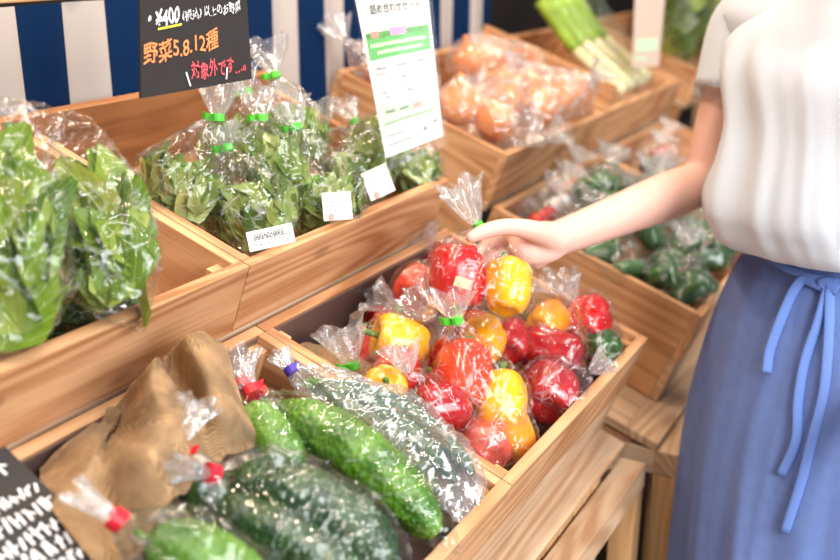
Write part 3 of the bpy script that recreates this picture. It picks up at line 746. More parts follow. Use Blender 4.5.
for i, (bp_, n_, nk, dn, fp, fl_, frd, rd, hg, wds) in enumerate(SP):
    c = upn(bp_[0], bp_[1], n_); dd = (c - CAM).dot(FW)
    nkp = at(nk[0], nk[1], dd + dn); fpp = at(fp[0], fp[1], dd + dn)
    _, pts = bunch(c, nkp - c, rd, hg * .82, 80, .05, M['spin'], 'bunch of spinach leaves ' + wds, 40 + i, 'bunches of spinach', face=-FW)
    bags.append(film_bag('clear spinach bag with green tape ' + wds, sub(pts, 420, i), nkp, fpp - nkp, fl_, frd, 'green_tape', GS, seed=60 + i, infl=1.02, fold=1.3))
def text_on(o, p, x, y, z, s, w, h, cx, cy, parent, mat='ink', flip=False):
    sg_ = -1 if flip else 1
    f = lambda a, b_: p + x * (sg_ * (a - .5) * w + cx) + y * (sg_ * (b_) * h + cy) + z * .0006 - z * (.2 * abs(x.dot(x)) * ((sg_ * (a - .5) * w + cx) ** 2) / .05)
    fit_text(s, 0, 1, 0, 1, f, M[mat], parent, 'print')
for (bi, px, w_, h_, rot, dlt, txt) in ((1, (272, 237), .066, .026, .23, 0, '2000V0V0001'), (3, (338, 206), .046, .040, .1, 0, None), (6, (379, 182), .046, .044, .42, 0, None)):
    bg = bags[bi]; front = onp(px[0], px[1], PB + EU * .008, EU); d_ = (front - CAM).dot(FW)
    nrm = (-FW * .6 - V((0, 1, 0)) * .6 + UZ * .1)
    o, p, x, y, z = sticker(bg, px, w_, h_, nrm, M['paper'], rot, d=d_)
    if txt: text_on(o, p, x, y, z, txt, w_ * .7, h_ * .3, -.004, .008, o, flip=True)
    b = bmesh.new(); rnd = random.Random(bi)
    for rr_ in range(4):
        for k in range(9):
            xx = (-.38 + k * .085) * w_; yy_ = (.12 - rr_ * .13) * h_ if txt else (.3 - rr_ * .16) * h_
            if rnd.random() < .75:
                vs = [p + x * (xx + a_) + y * (yy_ + c_) + z * .0004 for a_, c_ in ((0, 0), (w_ * .05 * rnd.uniform(.4, 1.3), 0), (w_ * .05 * rnd.uniform(.4, 1), h_ * .055), (0, h_ * .055))]
                b.faces.new([b.verts.new(v) for v in vs])
    world_part('print', b, M['grey'], o)
    if not txt:
        b = bmesh.new(); q = p - x * w_ * .25 - y * h_ * .38 + z * .0006
        b.faces.new([b.verts.new(q + x * (.005 * cos(k)) + y * (.006 * sin(k))) for k in (0, 1, 2, 3, 4, 5)]); world_part('print', b, M['pink'], o)

# big pillow bags of broad leaves in the left crate
GM = 'large bags of broad leaves'
def big_bag(cpx, n_, axis_px, rad, hgt, nl, size, mat, lab, seed, tops, film='film', ncr='broad_leaf_bunch'):
    c = upn(cpx[0], cpx[1], n_); dd = (c - CAM).dot(FW); ax = at(axis_px[0], axis_px[1], dd + .03) - c
    _, pts = bunch(c, ax, rad, hgt, nl, size, M[mat], 'broad green leaves ' + lab, seed, 'bunches of broad leaves', ncr, 'greens', .6, -FW)
    ex = [at(x, y, dd + k) for x, y, k in tops]
    return film_bag('large clear bag of broad green leaves ' + lab, sub(pts, 420, seed), None, None, 0, 0, None, GM, extra=ex, seed=seed, mat=film, infl=1.01, fold=2.0)
big_bag((106, 230), .07, (86, 132), .040, .15, 46, .082, 'must', 'standing beside the empty end of the crate', 81, ((52, 120, .03), (62, 114, .05), (92, 118, .05), (100, 132, .03), (150, 290, .0), (146, 240, .03)))
big_bag((6, 232), .08, (4, 120), .042, .165, 44, .095, 'must', 'cut by the left edge of the picture', 82, ((-25, 100, .03), (0, 104, .05), (30, 100, .06), (48, 108, .05)))
big_bag((72, 312), -.055, (170, 290), .032, .15, 50, .045, 'dark_leaf', 'lying dark on the bottom of the crate', 83, (), 'film')

# ------------------------------------------------------------------ bitter melons and cucumbers
def veg_rod(path, rad, mat, label, seed, name, cat, group, bumps=0.0, ridges=0, segs=84, nl=170, parent_stem=True):
    rnd = random.Random(seed); P = smooth_path(path, nl // (len(path) - 1)); n = len(P)
    r = empty(name, P[n // 2] - UZ * rad); tag(r, label, cat, group)
    b = bmesh.new(); ref = V((0, 0, 1)); rings = []; pts = []
    for i, p in enumerate(P):
        t = i / (n - 1); tg = (P[min(i + 1, n - 1)] - P[max(i - 1, 0)]).normalized(); a = tg.cross(ref).normalized(); c_ = a.cross(tg)
        pr = rad * max(.08, (1 - abs(2 * t - 1) ** 3.2)) ** .5 * (1 - .12 * abs(2 * t - .9)); ring = []
        for k in range(segs):
            an = k * 2 * pi / segs; o_ = a * cos(an) + c_ * sin(an); q = p + o_ * pr
            rr = pr
            if bumps:
                w_ = noise.voronoi(V((cos(an) * 2.0, sin(an) * 2.0, t * 17 + seed)) * 3.3)[0][0]
                rr += bumps * rad * (max(0, .55 - w_) * 1.6 + .10 * sin(an * ridges + .5))
            q = p + o_ * rr; ring.append(b.verts.new(q)); 
            if i % 6 == 0 and k % 5 == 0: pts.append(q.copy())
        rings.append(ring)
    for i in range(n - 1):
        for k in range(segs): b.faces.new((rings[i][k], rings[i][(k + 1) % segs], rings[i + 1][(k + 1) % segs], rings[i + 1][k]))
    b.faces.new(rings[0]); b.faces.new(rings[-1])
    bmesh.ops.recalc_face_normals(b, faces=b.faces)
    world_part('flesh', b, mat, r, True)
    b = bmesh.new(); d = (P[0] - P[3]).normalized(); tube(b, [P[0] - d * .004, P[0] + d * .008, P[0] + d * .016 + UZ * .002], [.004, .003, .0035], 8); world_part('stem', b, M['stem'], r, True)
    return r, pts
GB = 'bitter melons in clear bags'
def lp(px, py, n): return lown(px, py, n)
def mel(pa, rad, mat, lab, seed, **kw): return veg_rod([lp(*p) for p in pa], rad, M[mat], lab, seed, 'bitter_melon', 'bitter melon', GB, bumps=.15, ridges=9, **kw)
_, m1 = mel([(276, 408, .03), (335, 440, .036), (392, 486, .032), (436, 534, .02)], .034, 'melon', 'long bright green warty bitter melon across the middle of the crate', 3)
film_bag('clear bag with red tape around the long bright green bitter melon', m1, lp(252, 392, .035), lp(240, 372, .04) - lp(252, 392, .035), .036, .015, 'red_tape', 'clear bags of bitter melon and cucumber', seed=101, mat='film_soft', infl=1.03, extra=[lp(462, 556, .02), lp(452, 520, .03)], fold=1.2)
_, m2 = mel([(250, 410, .015), (268, 436, .02), (300, 470, .02)], .028, 'melon', 'green bitter melon half hidden between the burlap and the long one', 4)
film_bag('clear bag with red tape at the back against the burlap', m2, lp(243, 384, .03), lp(246, 352, .05) - lp(243, 384, .03), .05, .016, 'red_tape', 'clear bags of bitter melon and cucumber', seed=102, mat='film_soft')
_, m3 = mel([(232, 478, .035), (290, 496, .045), (350, 530, .04), (395, 570, .03)], .036, 'melon_d', 'dark green bitter melon in the near bag with a long twisted top', 5)
_, m4 = mel([(215, 505, .02), (262, 530, .03), (320, 560, .028), (360, 590, .02)], .030, 'melon_d', 'second dark green bitter melon in the near bag', 6)
film_bag('clear bag of dark bitter melons with red tape and its top pointing left', m3 + m4, lp(212, 474, .05), lp(160, 462, .07) - lp(212, 474, .05), .068, .021, 'red_tape', 'clear bags of bitter melon and cucumber', seed=103, mat='film_soft', infl=1.05, fold=1.6)
_, m5 = mel([(150, 540, .05), (205, 566, .055), (270, 600, .05)], .034, 'melon', 'green bitter melon in the bottom bag cut by the picture edge', 7)
film_bag('clear bag with red tape at the bottom edge, its top towards the black sign', m5, lp(117, 520, .075), lp(82, 495, .09) - lp(117, 520, .075), .05, .014, 'red_tape', 'clear bags of bitter melon and cucumber', seed=104, mat='film_soft', infl=1.1, fold=1.5)
_, m6 = mel([(196, 468, .03), (206, 492, .02), (232, 520, .01)], .026, 'melon_d', 'dark bitter melon behind the near bag against the burlap', 8)
film_bag('clear bag with red tape and its tall open top against the burlap', m6, lp(174, 446, .06), lp(196, 405, .085) - lp(174, 446, .06), .058, .022, 'red_tape', 'clear bags of bitter melon and cucumber', seed=105, mat='film_soft')
cp = []
for i, (o1, lab) in enumerate((((0, 0), 'cucumber nearest the long bitter melon in the silvery bag'), ((16, -12), 'middle cucumber in the silvery bag'), ((34, -20), 'cucumber nearest the pepper crate in the silvery bag'))):
    pa = [(312 + o1[0] * .4, 388 + o1[1] * .3, .01), (360 + o1[0] * .8, 418 + o1[1] * .8, .014), (404 + o1[0], 456 + o1[1], .012), (440 + o1[0], 494 + o1[1], 0)]
    _, q = veg_rod([lp(*p) for p in pa], .0155, M['cuke'], lab, 20 + i, 'cucumber', 'cucumber', 'cucumbers in the silvery bag', bumps=.06, ridges=5, segs=28); cp += q
film_bag('silvery clear bag of cucumbers with purple tape beside the pepper crate', cp, lp(291, 370, .03), lp(278, 352, .04) - lp(291, 370, .03), .03, .016, 'purple_tape', 'clear bags of bitter melon and cucumber', seed=106, mat='film_silver', infl=1.08, fold=1.8, extra=[lp(484, 478, .01), lp(470, 530, -.01), lp(440, 450, .04)])

# ------------------------------------------------------------------ burlap
def burlap(rows, label, thick=.003, sub_=6, seed=0, amp=.004):
    """rows: lattice of world points, smoothed both ways"""
    R_ = [smooth_path(r, sub_) for r in rows]; C_ = [smooth_path([R_[j][i] for j in range(len(R_))], sub_) for i in range(len(R_[0]))]
    b = bmesh.new(); uvl = b.loops.layers.uv.new('UVMap'); g = []
    for i, colm in enumerate(C_):
        g.append([b.verts.new(p + V((0, 0, 1)) * (amp * (noise.noise(p * 14 + V((seed, 0, 0))) + 1.1 * (.4 - abs(noise.noise(V((p.x * 26, p.y * 9, p.z * 9)) + V((seed, 3, 0)))) * 2)))) for p in colm])
    U_ = [[0.0] * len(g[0]) for _ in g]; W_ = [[0.0] * len(g[0]) for _ in g]
    for i in range(len(g)):
        for j in range(len(g[0])):
            if i: U_[i][j] = U_[i - 1][j] + (g[i][j].co - g[i - 1][j].co).length
            if j: W_[i][j] = W_[i][j - 1] + (g[i][j].co - g[i][j - 1].co).length
    su = (R_[len(R_) // 2][-1] - R_[len(R_) // 2][0]).length / len(C_) ; sv = (C_[len(C_) // 2][-1] - C_[len(C_) // 2][0]).length / len(C_[0])
    for i in range(len(g) - 1):
        for j in range(len(g[0]) - 1):
            f = b.faces.new((g[i][j], g[i][j + 1], g[i + 1][j + 1], g[i + 1][j]))
            for l, (a, c) in zip(f.loops, ((i, j), (i, j + 1), (i + 1, j + 1), (i + 1, j))): l[uvl].uv = (U_[a][c] * 1.5, W_[a][c] * 1.5)
    ext = bmesh.ops.solidify(b, geom=b.faces[:], thickness=thick)
    bmesh.ops.recalc_face_normals(b, faces=b.faces)
    o = mesh_obj('burlap_sack' if 'sack' in label else 'burlap_cloth', b, M['burlap'], None, True); tag(o, label, 'cloth'); return o
burlap([[lp(40, 470, -.02), lp(85, 430, .02), lp(126, 392, .015), lp(152, 366, .095), lp(170, 352, .055), lp(186, 336, .10), lp(212, 334, .09), lp(228, 352, .05)],
        [lp(42, 492, .02), lp(92, 452, .05), lp(126, 408, .02), lp(154, 380, .105), lp(173, 370, .05), lp(192, 348, .115), lp(218, 350, .105), lp(236, 380, .05)],
        [lp(58, 520, .03), lp(96, 462, .055), lp(112, 432, .015), lp(160, 402, .10), lp(184, 392, .055), lp(204, 374, .105), lp(228, 382, .09), lp(248, 415, .03)],
        [lp(90, 548, .03), lp(104, 490, .035), lp(142, 452, .085), lp(176, 432, .085), lp(198, 420, .06), lp(216, 410, .085), lp(238, 416, .065), lp(260, 442, .02)],
        [lp(120, 570, .01), lp(140, 540, .03), lp(172, 500, .05), lp(196, 478, .04), lp(212, 468, .035), lp(232, 454, .03), lp(250, 452, .02), lp(268, 458, .0)]],
       'brown burlap sack draped in the back left of the bitter melon crate', seed=3, amp=.009)
def inE(x, u, n): return fr(PE, x, u, n)
burlap([[inE(.04, .375, -.03), inE(.10, .375, -.045), inE(.17, .375, -.07), inE(.24, .375, -.085)],
        [inE(.034, .26, -.022), inE(.10, .26, -.032), inE(.17, .26, -.06), inE(.24, .26, -.085)],
        [inE(.034, .14, -.028), inE(.10, .14, -.04), inE(.17, .14, -.065), inE(.23, .14, -.085)],
        [inE(.045, .04, -.07), inE(.10, .04, -.07), inE(.15, .04, -.08), inE(.2, .04, -.086)]], 'brown burlap cloth lining the left end of the pepper crate', seed=8, amp=.005)
FILL = [(.16, .30, 'dred', 'dark red', 'under the crumpled bag tops at the back left'), (.26, .33, 'red', 'red', 'at the bottom behind the held bag'), (.27, .22, 'dred', 'dark red', 'at the bottom below the yellow one under the held bag'),
        (.36, .34, 'oyel', 'orange', 'at the back board beside the wrist'), (.40, .24, 'dred', 'dark red', 'at the bottom behind the glossy dark red one'), (.19, .18, 'ored', 'orange red', 'at the bottom left of the standing orange red one'),
        (.30, .10, 'dred', 'dark red', 'at the bottom between the front yellow and round dark red ones'), (.42, .12, 'red', 'red', 'at the bottom right behind the round dark red one'), (.49, .22, 'gpep', 'green', 'at the bottom under the red and green ones')]
for i, (x, u, mk, cw, wd) in enumerate(FILL):
    rnd = random.Random(i); pepper(inE(x, u, -.058), (rnd.uniform(-1, 1), rnd.uniform(-1, 1), rnd.uniform(-.3, .5)), .072, .078, M[mk], cw + ' bell pepper ' + wd, 60 + i, res=32)

# ------------------------------------------------------------------ onions
GO = 'onions in bags'
ON = [(470, 62, 0), (474, 112, 1), (500, 88, 0), (508, 134, 1), (530, 62, 0), (541, 92, 2), (556, 118, 2), (575, 96, 2), (520, 104, 1), (585, 112, 2), (490, 56, 0), (365, 68, 3), (352, 60, 3)]
OW = ['at the back left of the onion heap', 'at the near left, largest in view', 'at the middle left of the heap', 'lowest by the front board', 'at the back of the heap', 'in the middle of the heap', 'at the front of the right bag', 'toward the right of the heap', 'in the centre behind the lowest one', 'at the right end by the leeks', 'second at the back left', 'behind the leaflet on the left', 'farthest left behind the leaflet']
op = {0: [], 1: [], 2: [], 3: []}
OC = [upn(px, py, .028 if g_ < 3 else .02) for px, py, g_ in ON]
for it in range(60):
    for i in range(len(OC)):
        for k in range(i):
            dv = OC[i] - OC[k]; l = dv.length or .001
            if l < .085: OC[i] = OC[i] + dv * ((.085 - l) * .5 / l); OC[k] = OC[k] - dv * ((.085 - l) * .5 / l)
    for i in range(len(OC)):
        q = OC[i] - PB; OC[i] = fr(PB, min(max(q.dot(EX), .809 + T + .05), 1.439 - T - .05), min(max(q.dot(EU), T + .052), .41 - T - .048), max(q.dot(EN), -.045))
for i, (px, py, g_) in enumerate(ON):
    c = OC[i]; rd = .043 if i != 1 else .047
    q = frame_q((random.uniform(-1, 1), random.uniform(-1, 1), 1)); r = empty('onion', c, q); tag(r, 'orange brown onion ' + OW[i], 'onion', GO)
    b = bmesh.new(); bmesh.ops.create_uvsphere(b, u_segments=24, v_segments=16, radius=rd)
    for v in b.verts:
        z = v.co.z / rd
        if z > .55: v.co.z += rd * .28 * ((z - .55) / .45) ** 2; v.co.xy *= 1 - .45 * ((z - .55) / .45)
        v.co.z *= .92
    Mw = Matrix.LocRotScale(c, q, None); op[g_] += [Mw @ v.co for v in b.verts]
    mesh_obj('bulb', b, M['onion'], r, True)
    b = bmesh.new(); tube(b, [V((0, 0, rd * 1.05)), V((.001, 0, rd * 1.25)), V((.004, .002, rd * 1.4))], [rd * .13, rd * .09, rd * .12], 8); mesh_obj('neck', b, M['onion'], r, True)
for g_, (nk, fp, lab) in {0: ((508, 74), (520, 60), 'at the back of the onion crate'), 1: ((545, 140), (560, 132), 'at the near left of the onion crate'), 2: ((590, 80), (604, 70), 'at the right of the onion crate'), 3: ((345, 42), (338, 30), 'of the onions behind the leaflet')}.items():
    c = sum(op[g_], V()) / len(op[g_]); dd = (c - CAM).dot(FW)
    film_bag('clear net-topped bag ' + lab, sub(op[g_], 300, g_), at(nk[0], nk[1], dd - .05), at(fp[0], fp[1], dd - .05) - at(nk[0], nk[1], dd - .05), .05, .04, None, 'bags of onions', seed=120 + g_, mat='film_silver', fold=2)

# ------------------------------------------------------------------ leeks
GL = 'leeks in the crate'
lw = ['nearest the onions', 'second from the onions', 'third from the onions', 'fourth from the onions', 'fifth from the onions', 'farthest from the onions']
M['leekw'] = plain('leek_white', srgb(222, 214, 168), .4, var=.05); M['leekg'] = plain('leek_green', srgb(150, 180, 60), .45, var=.3, scale=20); M['leekd'] = plain('leek_dark', srgb(50, 82, 36), .5, var=.3, scale=25)
lpts = []
for i in range(6):
    x = 1.62 + i * .042
    r = empty('leek', fr(PB, x + .0, .05, -.02)); tag(r, 'pale leek with a white shank, ' + lw[i], 'leek', GL)
    base = fr(PB, x + .02, .045, .0 + .012 * (i % 2)); mid = fr(PB, x - .0, .20, .055 + .012 * (i % 2)); top = fr(PB, x - .02, .33, .14)
    P = smooth_path([base, mid, top], 8); b = bmesh.new(); tube(b, P[:9], [.016] * 9, 12); world_part('shank', b, M['leekw'], r, True)
    b = bmesh.new(); tube(b, P[8:], [.016 + .001 * k for k in range(len(P) - 8)], 12); world_part('sheath', b, M['leekg'], r, True)
    b = bmesh.new(); rnd = random.Random(i)
    uvl = b.loops.layers.uv.new('UVMap'); tl = b.loops.layers.float_color.new('tone')
    for k in range(5): leaf(b, top - EU * .03, EU * 1 + EX * rnd.uniform(-.5, .1) + EN * rnd.uniform(.5, 1.0), EN + EX * rnd.uniform(-.5, .5), .14, .03, rnd.uniform(-.1, .4), rnd.uniform(.2, .8), uvl, tl, 8, 2, .8)
    lpts += [v.co.copy() for v in b.verts][::3]; world_part('leaves', b, M['dark_leaf'] if i % 2 else M['must'], r, True)
    lpts += [base + EN * .016, base - EN * .016]
film_bag('clear sleeve around the bundle of pale leeks', lpts, None, None, 0, 0, None, None, seed=140, mat='film_soft', cat='bag', fold=2)

# ------------------------------------------------------------------ green peppers etc. in the far crates
GG = 'bags of green peppers'
gw = ['nearest the crate corner', 'by the front board', 'in the middle of the crate', 'at the back of the crate under the forearm', 'against the skirt side', 'in the far half of the crate', 'at the far end by the skirt', 'next to the far crate end']
gi = 0
FX = [(.08, .20), (.10, .08), (.21, .22), (.20, .10), (.33, .10), (.35, .24), (.46, .10), (.50, .24), (.30, .32), (.42, .34)]
gw += ['behind the middle of the crate', 'near the front board of the crate']
for i, (x, u) in enumerate(FX):
    c = PF + EX * x + EU * u + EN * (-.02 + .02 * (i % 3)); pts = []
    for k in range(4):
        rnd = random.Random(i * 10 + k); cc = c + EX * (.038 * (1 if k % 2 else -1)) + EU * (.034 * (1 if k > 1 else -1)) + EN * rnd.uniform(-.02, .02)
        pw = ['left rear', 'right rear', 'left front', 'right front'][k]
        _, q = pepper(cc, (rnd.uniform(-1, 1), rnd.uniform(-1, 1), rnd.uniform(-.4, .8)), .058, .080, M['gpep'], 'small green pepper in the bag ' + gw[i], 300 + i * 10 + k, 'small green peppers', 3, 'green_pepper', 'pepper', True, 20, .3)
        pts += sub(q, 60, k)
    nk = c + EN * .07 + EU * .02
    film_bag('clear bag of four green peppers ' + gw[i], pts, nk, EN + EX * random.uniform(-.5, .5) + EU * .2, .04, .03, None, GG, seed=150 + i, mat='film', fold=1.6)
GP = 'small packs in the far lower crate'
cols = [srgb(205, 60, 50), srgb(240, 235, 230), srgb(60, 90, 40), srgb(225, 130, 60), srgb(90, 70, 60)]
pk = ['above the wrist', 'above the forearm', 'nearest the wrist behind the hand', 'above the elbow', 'at the far corner', 'beside the sleeve', 'in the middle of the far crate', 'at the back of the far crate']
for i in range(8):
    x, u = ((.07, .37), (.17, .38), (.10, .30), (.30, .41), (.70, .34), (.84, .36), (.70, .2), (.86, .2))[i]; c = PF + EX * x + EU * u + EN * -.0
    rnd = random.Random(i); r = None; pts = []
    for k in range(5):
        pts += [c + V((rnd.uniform(-.05, .05), rnd.uniform(-.05, .05), rnd.uniform(-.025, .03))) for _ in range(6)]
    for k in range(3):
        cc = c + EX * (.03 * (k - 1)) + EN * .0
        rt = empty('radish' if i % 2 else 'mini_tomato', cc - UZ * .016); tag(rt, ('small pale radish ' if i % 2 else 'small red tomato ') + ['left', 'middle', 'right'][k] + ' in the pack ' + pk[i], 'radish' if i % 2 else 'tomato', 'small vegetables in packs')
        b = bmesh.new(); bmesh.ops.create_uvsphere(b, u_segments=16, v_segments=10, radius=.017); 
        for v in b.verts: v.co = v.co + cc - UZ * 0
        km = M.setdefault('pk%d' % (i % 5), plain('pack_%d' % (i % 5), cols[i % 5], .35)); world_part('flesh', b, km, rt, True)
        b = bmesh.new(); tube(b, [cc + UZ * .016, cc + UZ * .026], [.003, .002], 6); world_part('stem', b, M['stem'], rt, True)
    film_bag('clear pack of small vegetables ' + pk[i], pts, c + EN * .06, EN + EX * .2, .03, .03, None, GP, seed=170 + i, mat='film_fine', fold=1.6)
# greens in the farthest upper crate
for i, (x, u, w_) in enumerate(((2.62, .2, 'left in the far crate by the hanging card'), (2.80, .26, 'middle in the far crate by the sleeve'), (3.0, .2, 'right in the far crate behind the sleeve'))):
    c = fr(PB, x, u, .07); _, pts = bunch(c, EN + EU * .3, .065, .22, 70, .09, M['spin' if i == 1 else 'must'], 'blurred bunch of greens ' + w_, 190 + i, 'far greens', 'leafy_bunch', stems=False)
    film_bag('clear bag of greens ' + w_, sub(pts, 300), None, None, 0, 0, None, 'far bags of greens', seed=195 + i, mat='film', extra=[c + EN * .17 + EX * .03, c + EN * .17 - EX * .03])

# ------------------------------------------------------------------ person
G_ = V((-.93, .37, 0)).normalized()          # facing
SR = V((.37, .93, 0)).normalized()           # her right
PC = at(838, 238, 1.63); PC.z = 0
per = empty('person', PC); tag(per, 'person in white blouse and blue skirt reaching for a bag of peppers', 'person')
shR = at(748, 26, 1.75)
elb = at(704, 182, 1.78); wri = at(562, 237, 1.575); knu = at(524, 247, 1.545)
def skin_body():
    b = bmesh.new()
    L_ = lambda r, f, z: PC + SR * r + G_ * f + UZ * z
    def limb(pts, rad, flat=1.0, up=None, k=6, seg=20):
        pp = smooth_path(pts, k); rr = [x[0] for x in smooth_path([(q, 0, 0) for q in rad], k)]
        t0 = (pp[0] - pp[1]).normalized(); t1 = (pp[-1] - pp[-2]).normalized()
        a, c = rr[0], rr[-1]
        pp = [pp[0] + t0 * a * .75, pp[0] + t0 * a * .45] + pp + [pp[-1] + t1 * c * .45, pp[-1] + t1 * c * .75]
        rr = [a * .35, a * .8] + rr + [c * .8, c * .35]
        tube(b, [p - PC for p in pp], rr, seg, flat, True, up)
    # trunk, neck, head
    limb([L_(0, 0, .86), L_(0, 0, .98), L_(0, .005, 1.08), L_(0, .01, 1.2), L_(0, 0, 1.3), L_(0, -.005, 1.35)], [.145, .14, .112, .13, .135, .10], .72, G_, 5, 32)
    limb([L_(0, -.005, 1.33), L_(0, .005, 1.40), L_(0, .015, 1.47)], [.052, .046, .048])
    r_ = bmesh.ops.create_uvsphere(b, u_segments=32, v_segments=24, radius=1)
    for v in r_['verts']:
        p = v.co.copy(); fz = p.y
        w_ = .075 * (1 - .22 * max(0, -p.z)); q = SR * (p.x * w_) + G_ * (fz * .092 + (.008 if p.z < -.3 and fz > .5 else 0)) + UZ * (p.z * .112)
        if fz > .75 and abs(p.x) < .25 and -.35 < p.z < .1: q += G_ * .014
        if fz > .7 and .05 < p.z < .3 and .25 < abs(p.x) < .6: q -= G_ * .006
        v.co = q + (L_(0, .03, 1.565) - PC)
    for s_ in (1, -1):
        limb([L_(.078 * s_, 0, .86), L_(.085 * s_, .005, .66), L_(.088 * s_, .01, .47), L_(.09 * s_, -.01, .30), L_(.09 * s_, 0, .08)], [.085, .072, .052, .050, .036])
        limb([L_(.09 * s_, -.03, .05), L_(.092 * s_, .06, .04), L_(.095 * s_, .15, .03)], [.036, .036, .026], .8)
        limb([L_(.078 * s_, .075, 1.555), L_(.08 * s_, .0, 1.57)], [.008, .012]) if False else None
    limb([L_(-.13, 0, 1.33), L_(-.19, -.01, 1.2), L_(-.21, -.01, 1.07), L_(-.19, .06, .96), L_(-.17, .13, .88)], [.05, .043, .037, .033, .025])
    limb([L_(-.17, .13, .88), L_(-.165, .17, .83), L_(-.165, .19, .79)], [.026, .028, .018], .6)
    # reaching arm
    limb([L_(.10, 0, 1.31), shR, shR.lerp(elb, .5), elb], [.052, .05, .043, .038])
    limb([elb, elb.lerp(wri, .3), elb.lerp(wri, .65), wri, wri.lerp(knu, .4)], [.038, .0395, .033, .027, .026])
    palmn = (-FW + UP * .35).normalized()
    limb([wri, wri.lerp(knu, .45), knu], [.026, .034, .031], .55, palmn)
    FN = [  # photo place and distance of each joint: thumb in front, four fingers curling behind the wrapping
        ([(556, 243, 1.555), (536, 232, 1.52), (508, 227, 1.49), (486, 231, 1.475), (470, 238, 1.465)], (.018, .0165, .0125, .0115, .0085)),
        ([(528, 232, 1.545), (502, 236, 1.550), (486, 244, 1.54), (476, 254, 1.52)], (.0115, .0105, .0095, .0075)),
        ([(528, 243, 1.550), (500, 250, 1.565), (486, 260, 1.555), (480, 270, 1.535)], (.0115, .0105, .0095, .0075)),
        ([(530, 253, 1.555), (504, 262, 1.570), (494, 273, 1.560), (490, 282, 1.545)], (.011, .010, .009, .007)),
        ([(534, 262, 1.555), (514, 273, 1.570), (506, 283, 1.560), (502, 290, 1.548)], (.010, .009, .008, .0065)),
    ]
    for pth, rr in FN: limb([at(*p) for p in pth], rr, 1.0, None, 5, 14)
    limb([at(548, 252, 1.56), at(534, 262, 1.555)], [.016, .013])
    bmesh.ops.recalc_face_normals(b, faces=b.faces)
    o = mesh_obj('body', b, M['skin'], per, True)
    rm = o.modifiers.new('remesh', 'REMESH'); rm.mode = 'VOXEL'; rm.voxel_size = .0032; rm.use_smooth_shade = True
    sm = o.modifiers.new('smooth', 'SMOOTH'); sm.factor = .5; sm.iterations = 6
    bpy.context.view_layer.update()
    ev = bpy.data.meshes.new_from_object(o.evaluated_get(bpy.context.evaluated_depsgraph_get()))
    o.modifiers.clear(); o.data = ev; ev.materials.clear(); ev.materials.append(M['skin'])
    for p in ev.polygons: p.use_smooth = True
    return o
skin_body()
def garment(name, secs, mat, folds, seed, nseg=220, thick=.002, interp=8, ztop=None, hemwave=0, tw=0):
    """secs: (z, half width along SR, half depth along G, shift SR, shift G, fold amp)"""
    rows = [tuple(q) for q in smooth_path([V(x) for x in secs], interp)]
    b = bmesh.new(); uvl = b.loops.layers.uv.new('UVMap'); rings = []; s3 = V((seed, seed * 2.3, 0))
    for (z, wx, wy, sx, sy, fa) in rows:
        ring = []
        for i in range(nseg):
            a0_ = i * 2 * pi / nseg; d = V((cos(a0_), sin(a0_), 0)); a = a0_ + tw * (z - 1.05)
            f = fa * (noise.noise(V((cos(a) * folds, sin(a) * folds, z * 1.3)) + s3) + .6 * noise.noise(V((cos(a) * folds * 2.2, sin(a) * folds * 2.2, z * 2)) + s3) + .4 * (.5 - 2 * abs(noise.noise(V((cos(a) * folds * 1.4, sin(a) * folds * 1.4, z * 1.2)) + s3))))
            p = PC + SR * (sx + (wx + f) * cos(a0_)) + G_ * (sy + (wy + f) * sin(a0_)) + UZ * (z + hemwave * noise.noise(d * 2 + s3))
            ring.append(b.verts.new(p))
        rings.append(ring)
    for j in range(len(rings) - 1):
        for i in range(nseg):
            f = b.faces.new((rings[j][i], rings[j][(i + 1) % nseg], rings[j + 1][(i + 1) % nseg], rings[j + 1][i]))
            us = (i / nseg, (i + 1) / nseg, (i + 1) / nseg, i / nseg); vs = (j, j, j + 1, j + 1)
            for l, a, c in zip(f.loops, us, vs): l[uvl].uv = (a * 1.1, rows[min(c, len(rows) - 1)][0])
    bmesh.ops.solidify(b, geom=b.faces[:], thickness=thick)
    bmesh.ops.recalc_face_normals(b, faces=b.faces)
    return world_part(name, b, mat, per, True)
skirt = garment('skirt', [(1.065, .122, .098, 0, 0, .001), (1.055, .128, .104, 0, 0, .003), (1.035, .13, .106, 0, 0, .004), (1.02, .137, .112, 0, .0, .005), (.96, .165, .14, 0, .0, .004), (.86, .187, .16, 0, .005, .005), (.7, .20, .175, .005, .01, .008), (.4, .205, .19, -.005, .01, .022), (.12, .22, .205, -.01, .01, .03)], M['skirt'], 3.2, 5)
blouse = garment('blouse', [(1.06, .127, .104, 0, 0, .001), (1.045, .14, .122, .008, .006, .004), (1.042, .158, .142, .01, .016, .008), (1.055, .174, .158, .012, .026, .012), (1.08, .181, .166, .012, .032, .014), (1.12, .18, .165, .012, .038, .016), (1.22, .172, .15, .005, .022, .017), (1.30, .20, .14, .01, .012, .010), (1.35, .20, .115, .01, .005, .004), (1.39, .15, .10, 0, 0, .002), (1.425, .085, .075, 0, 0, .001)], M['blouse'], 2.4, 9, tw=1.6)
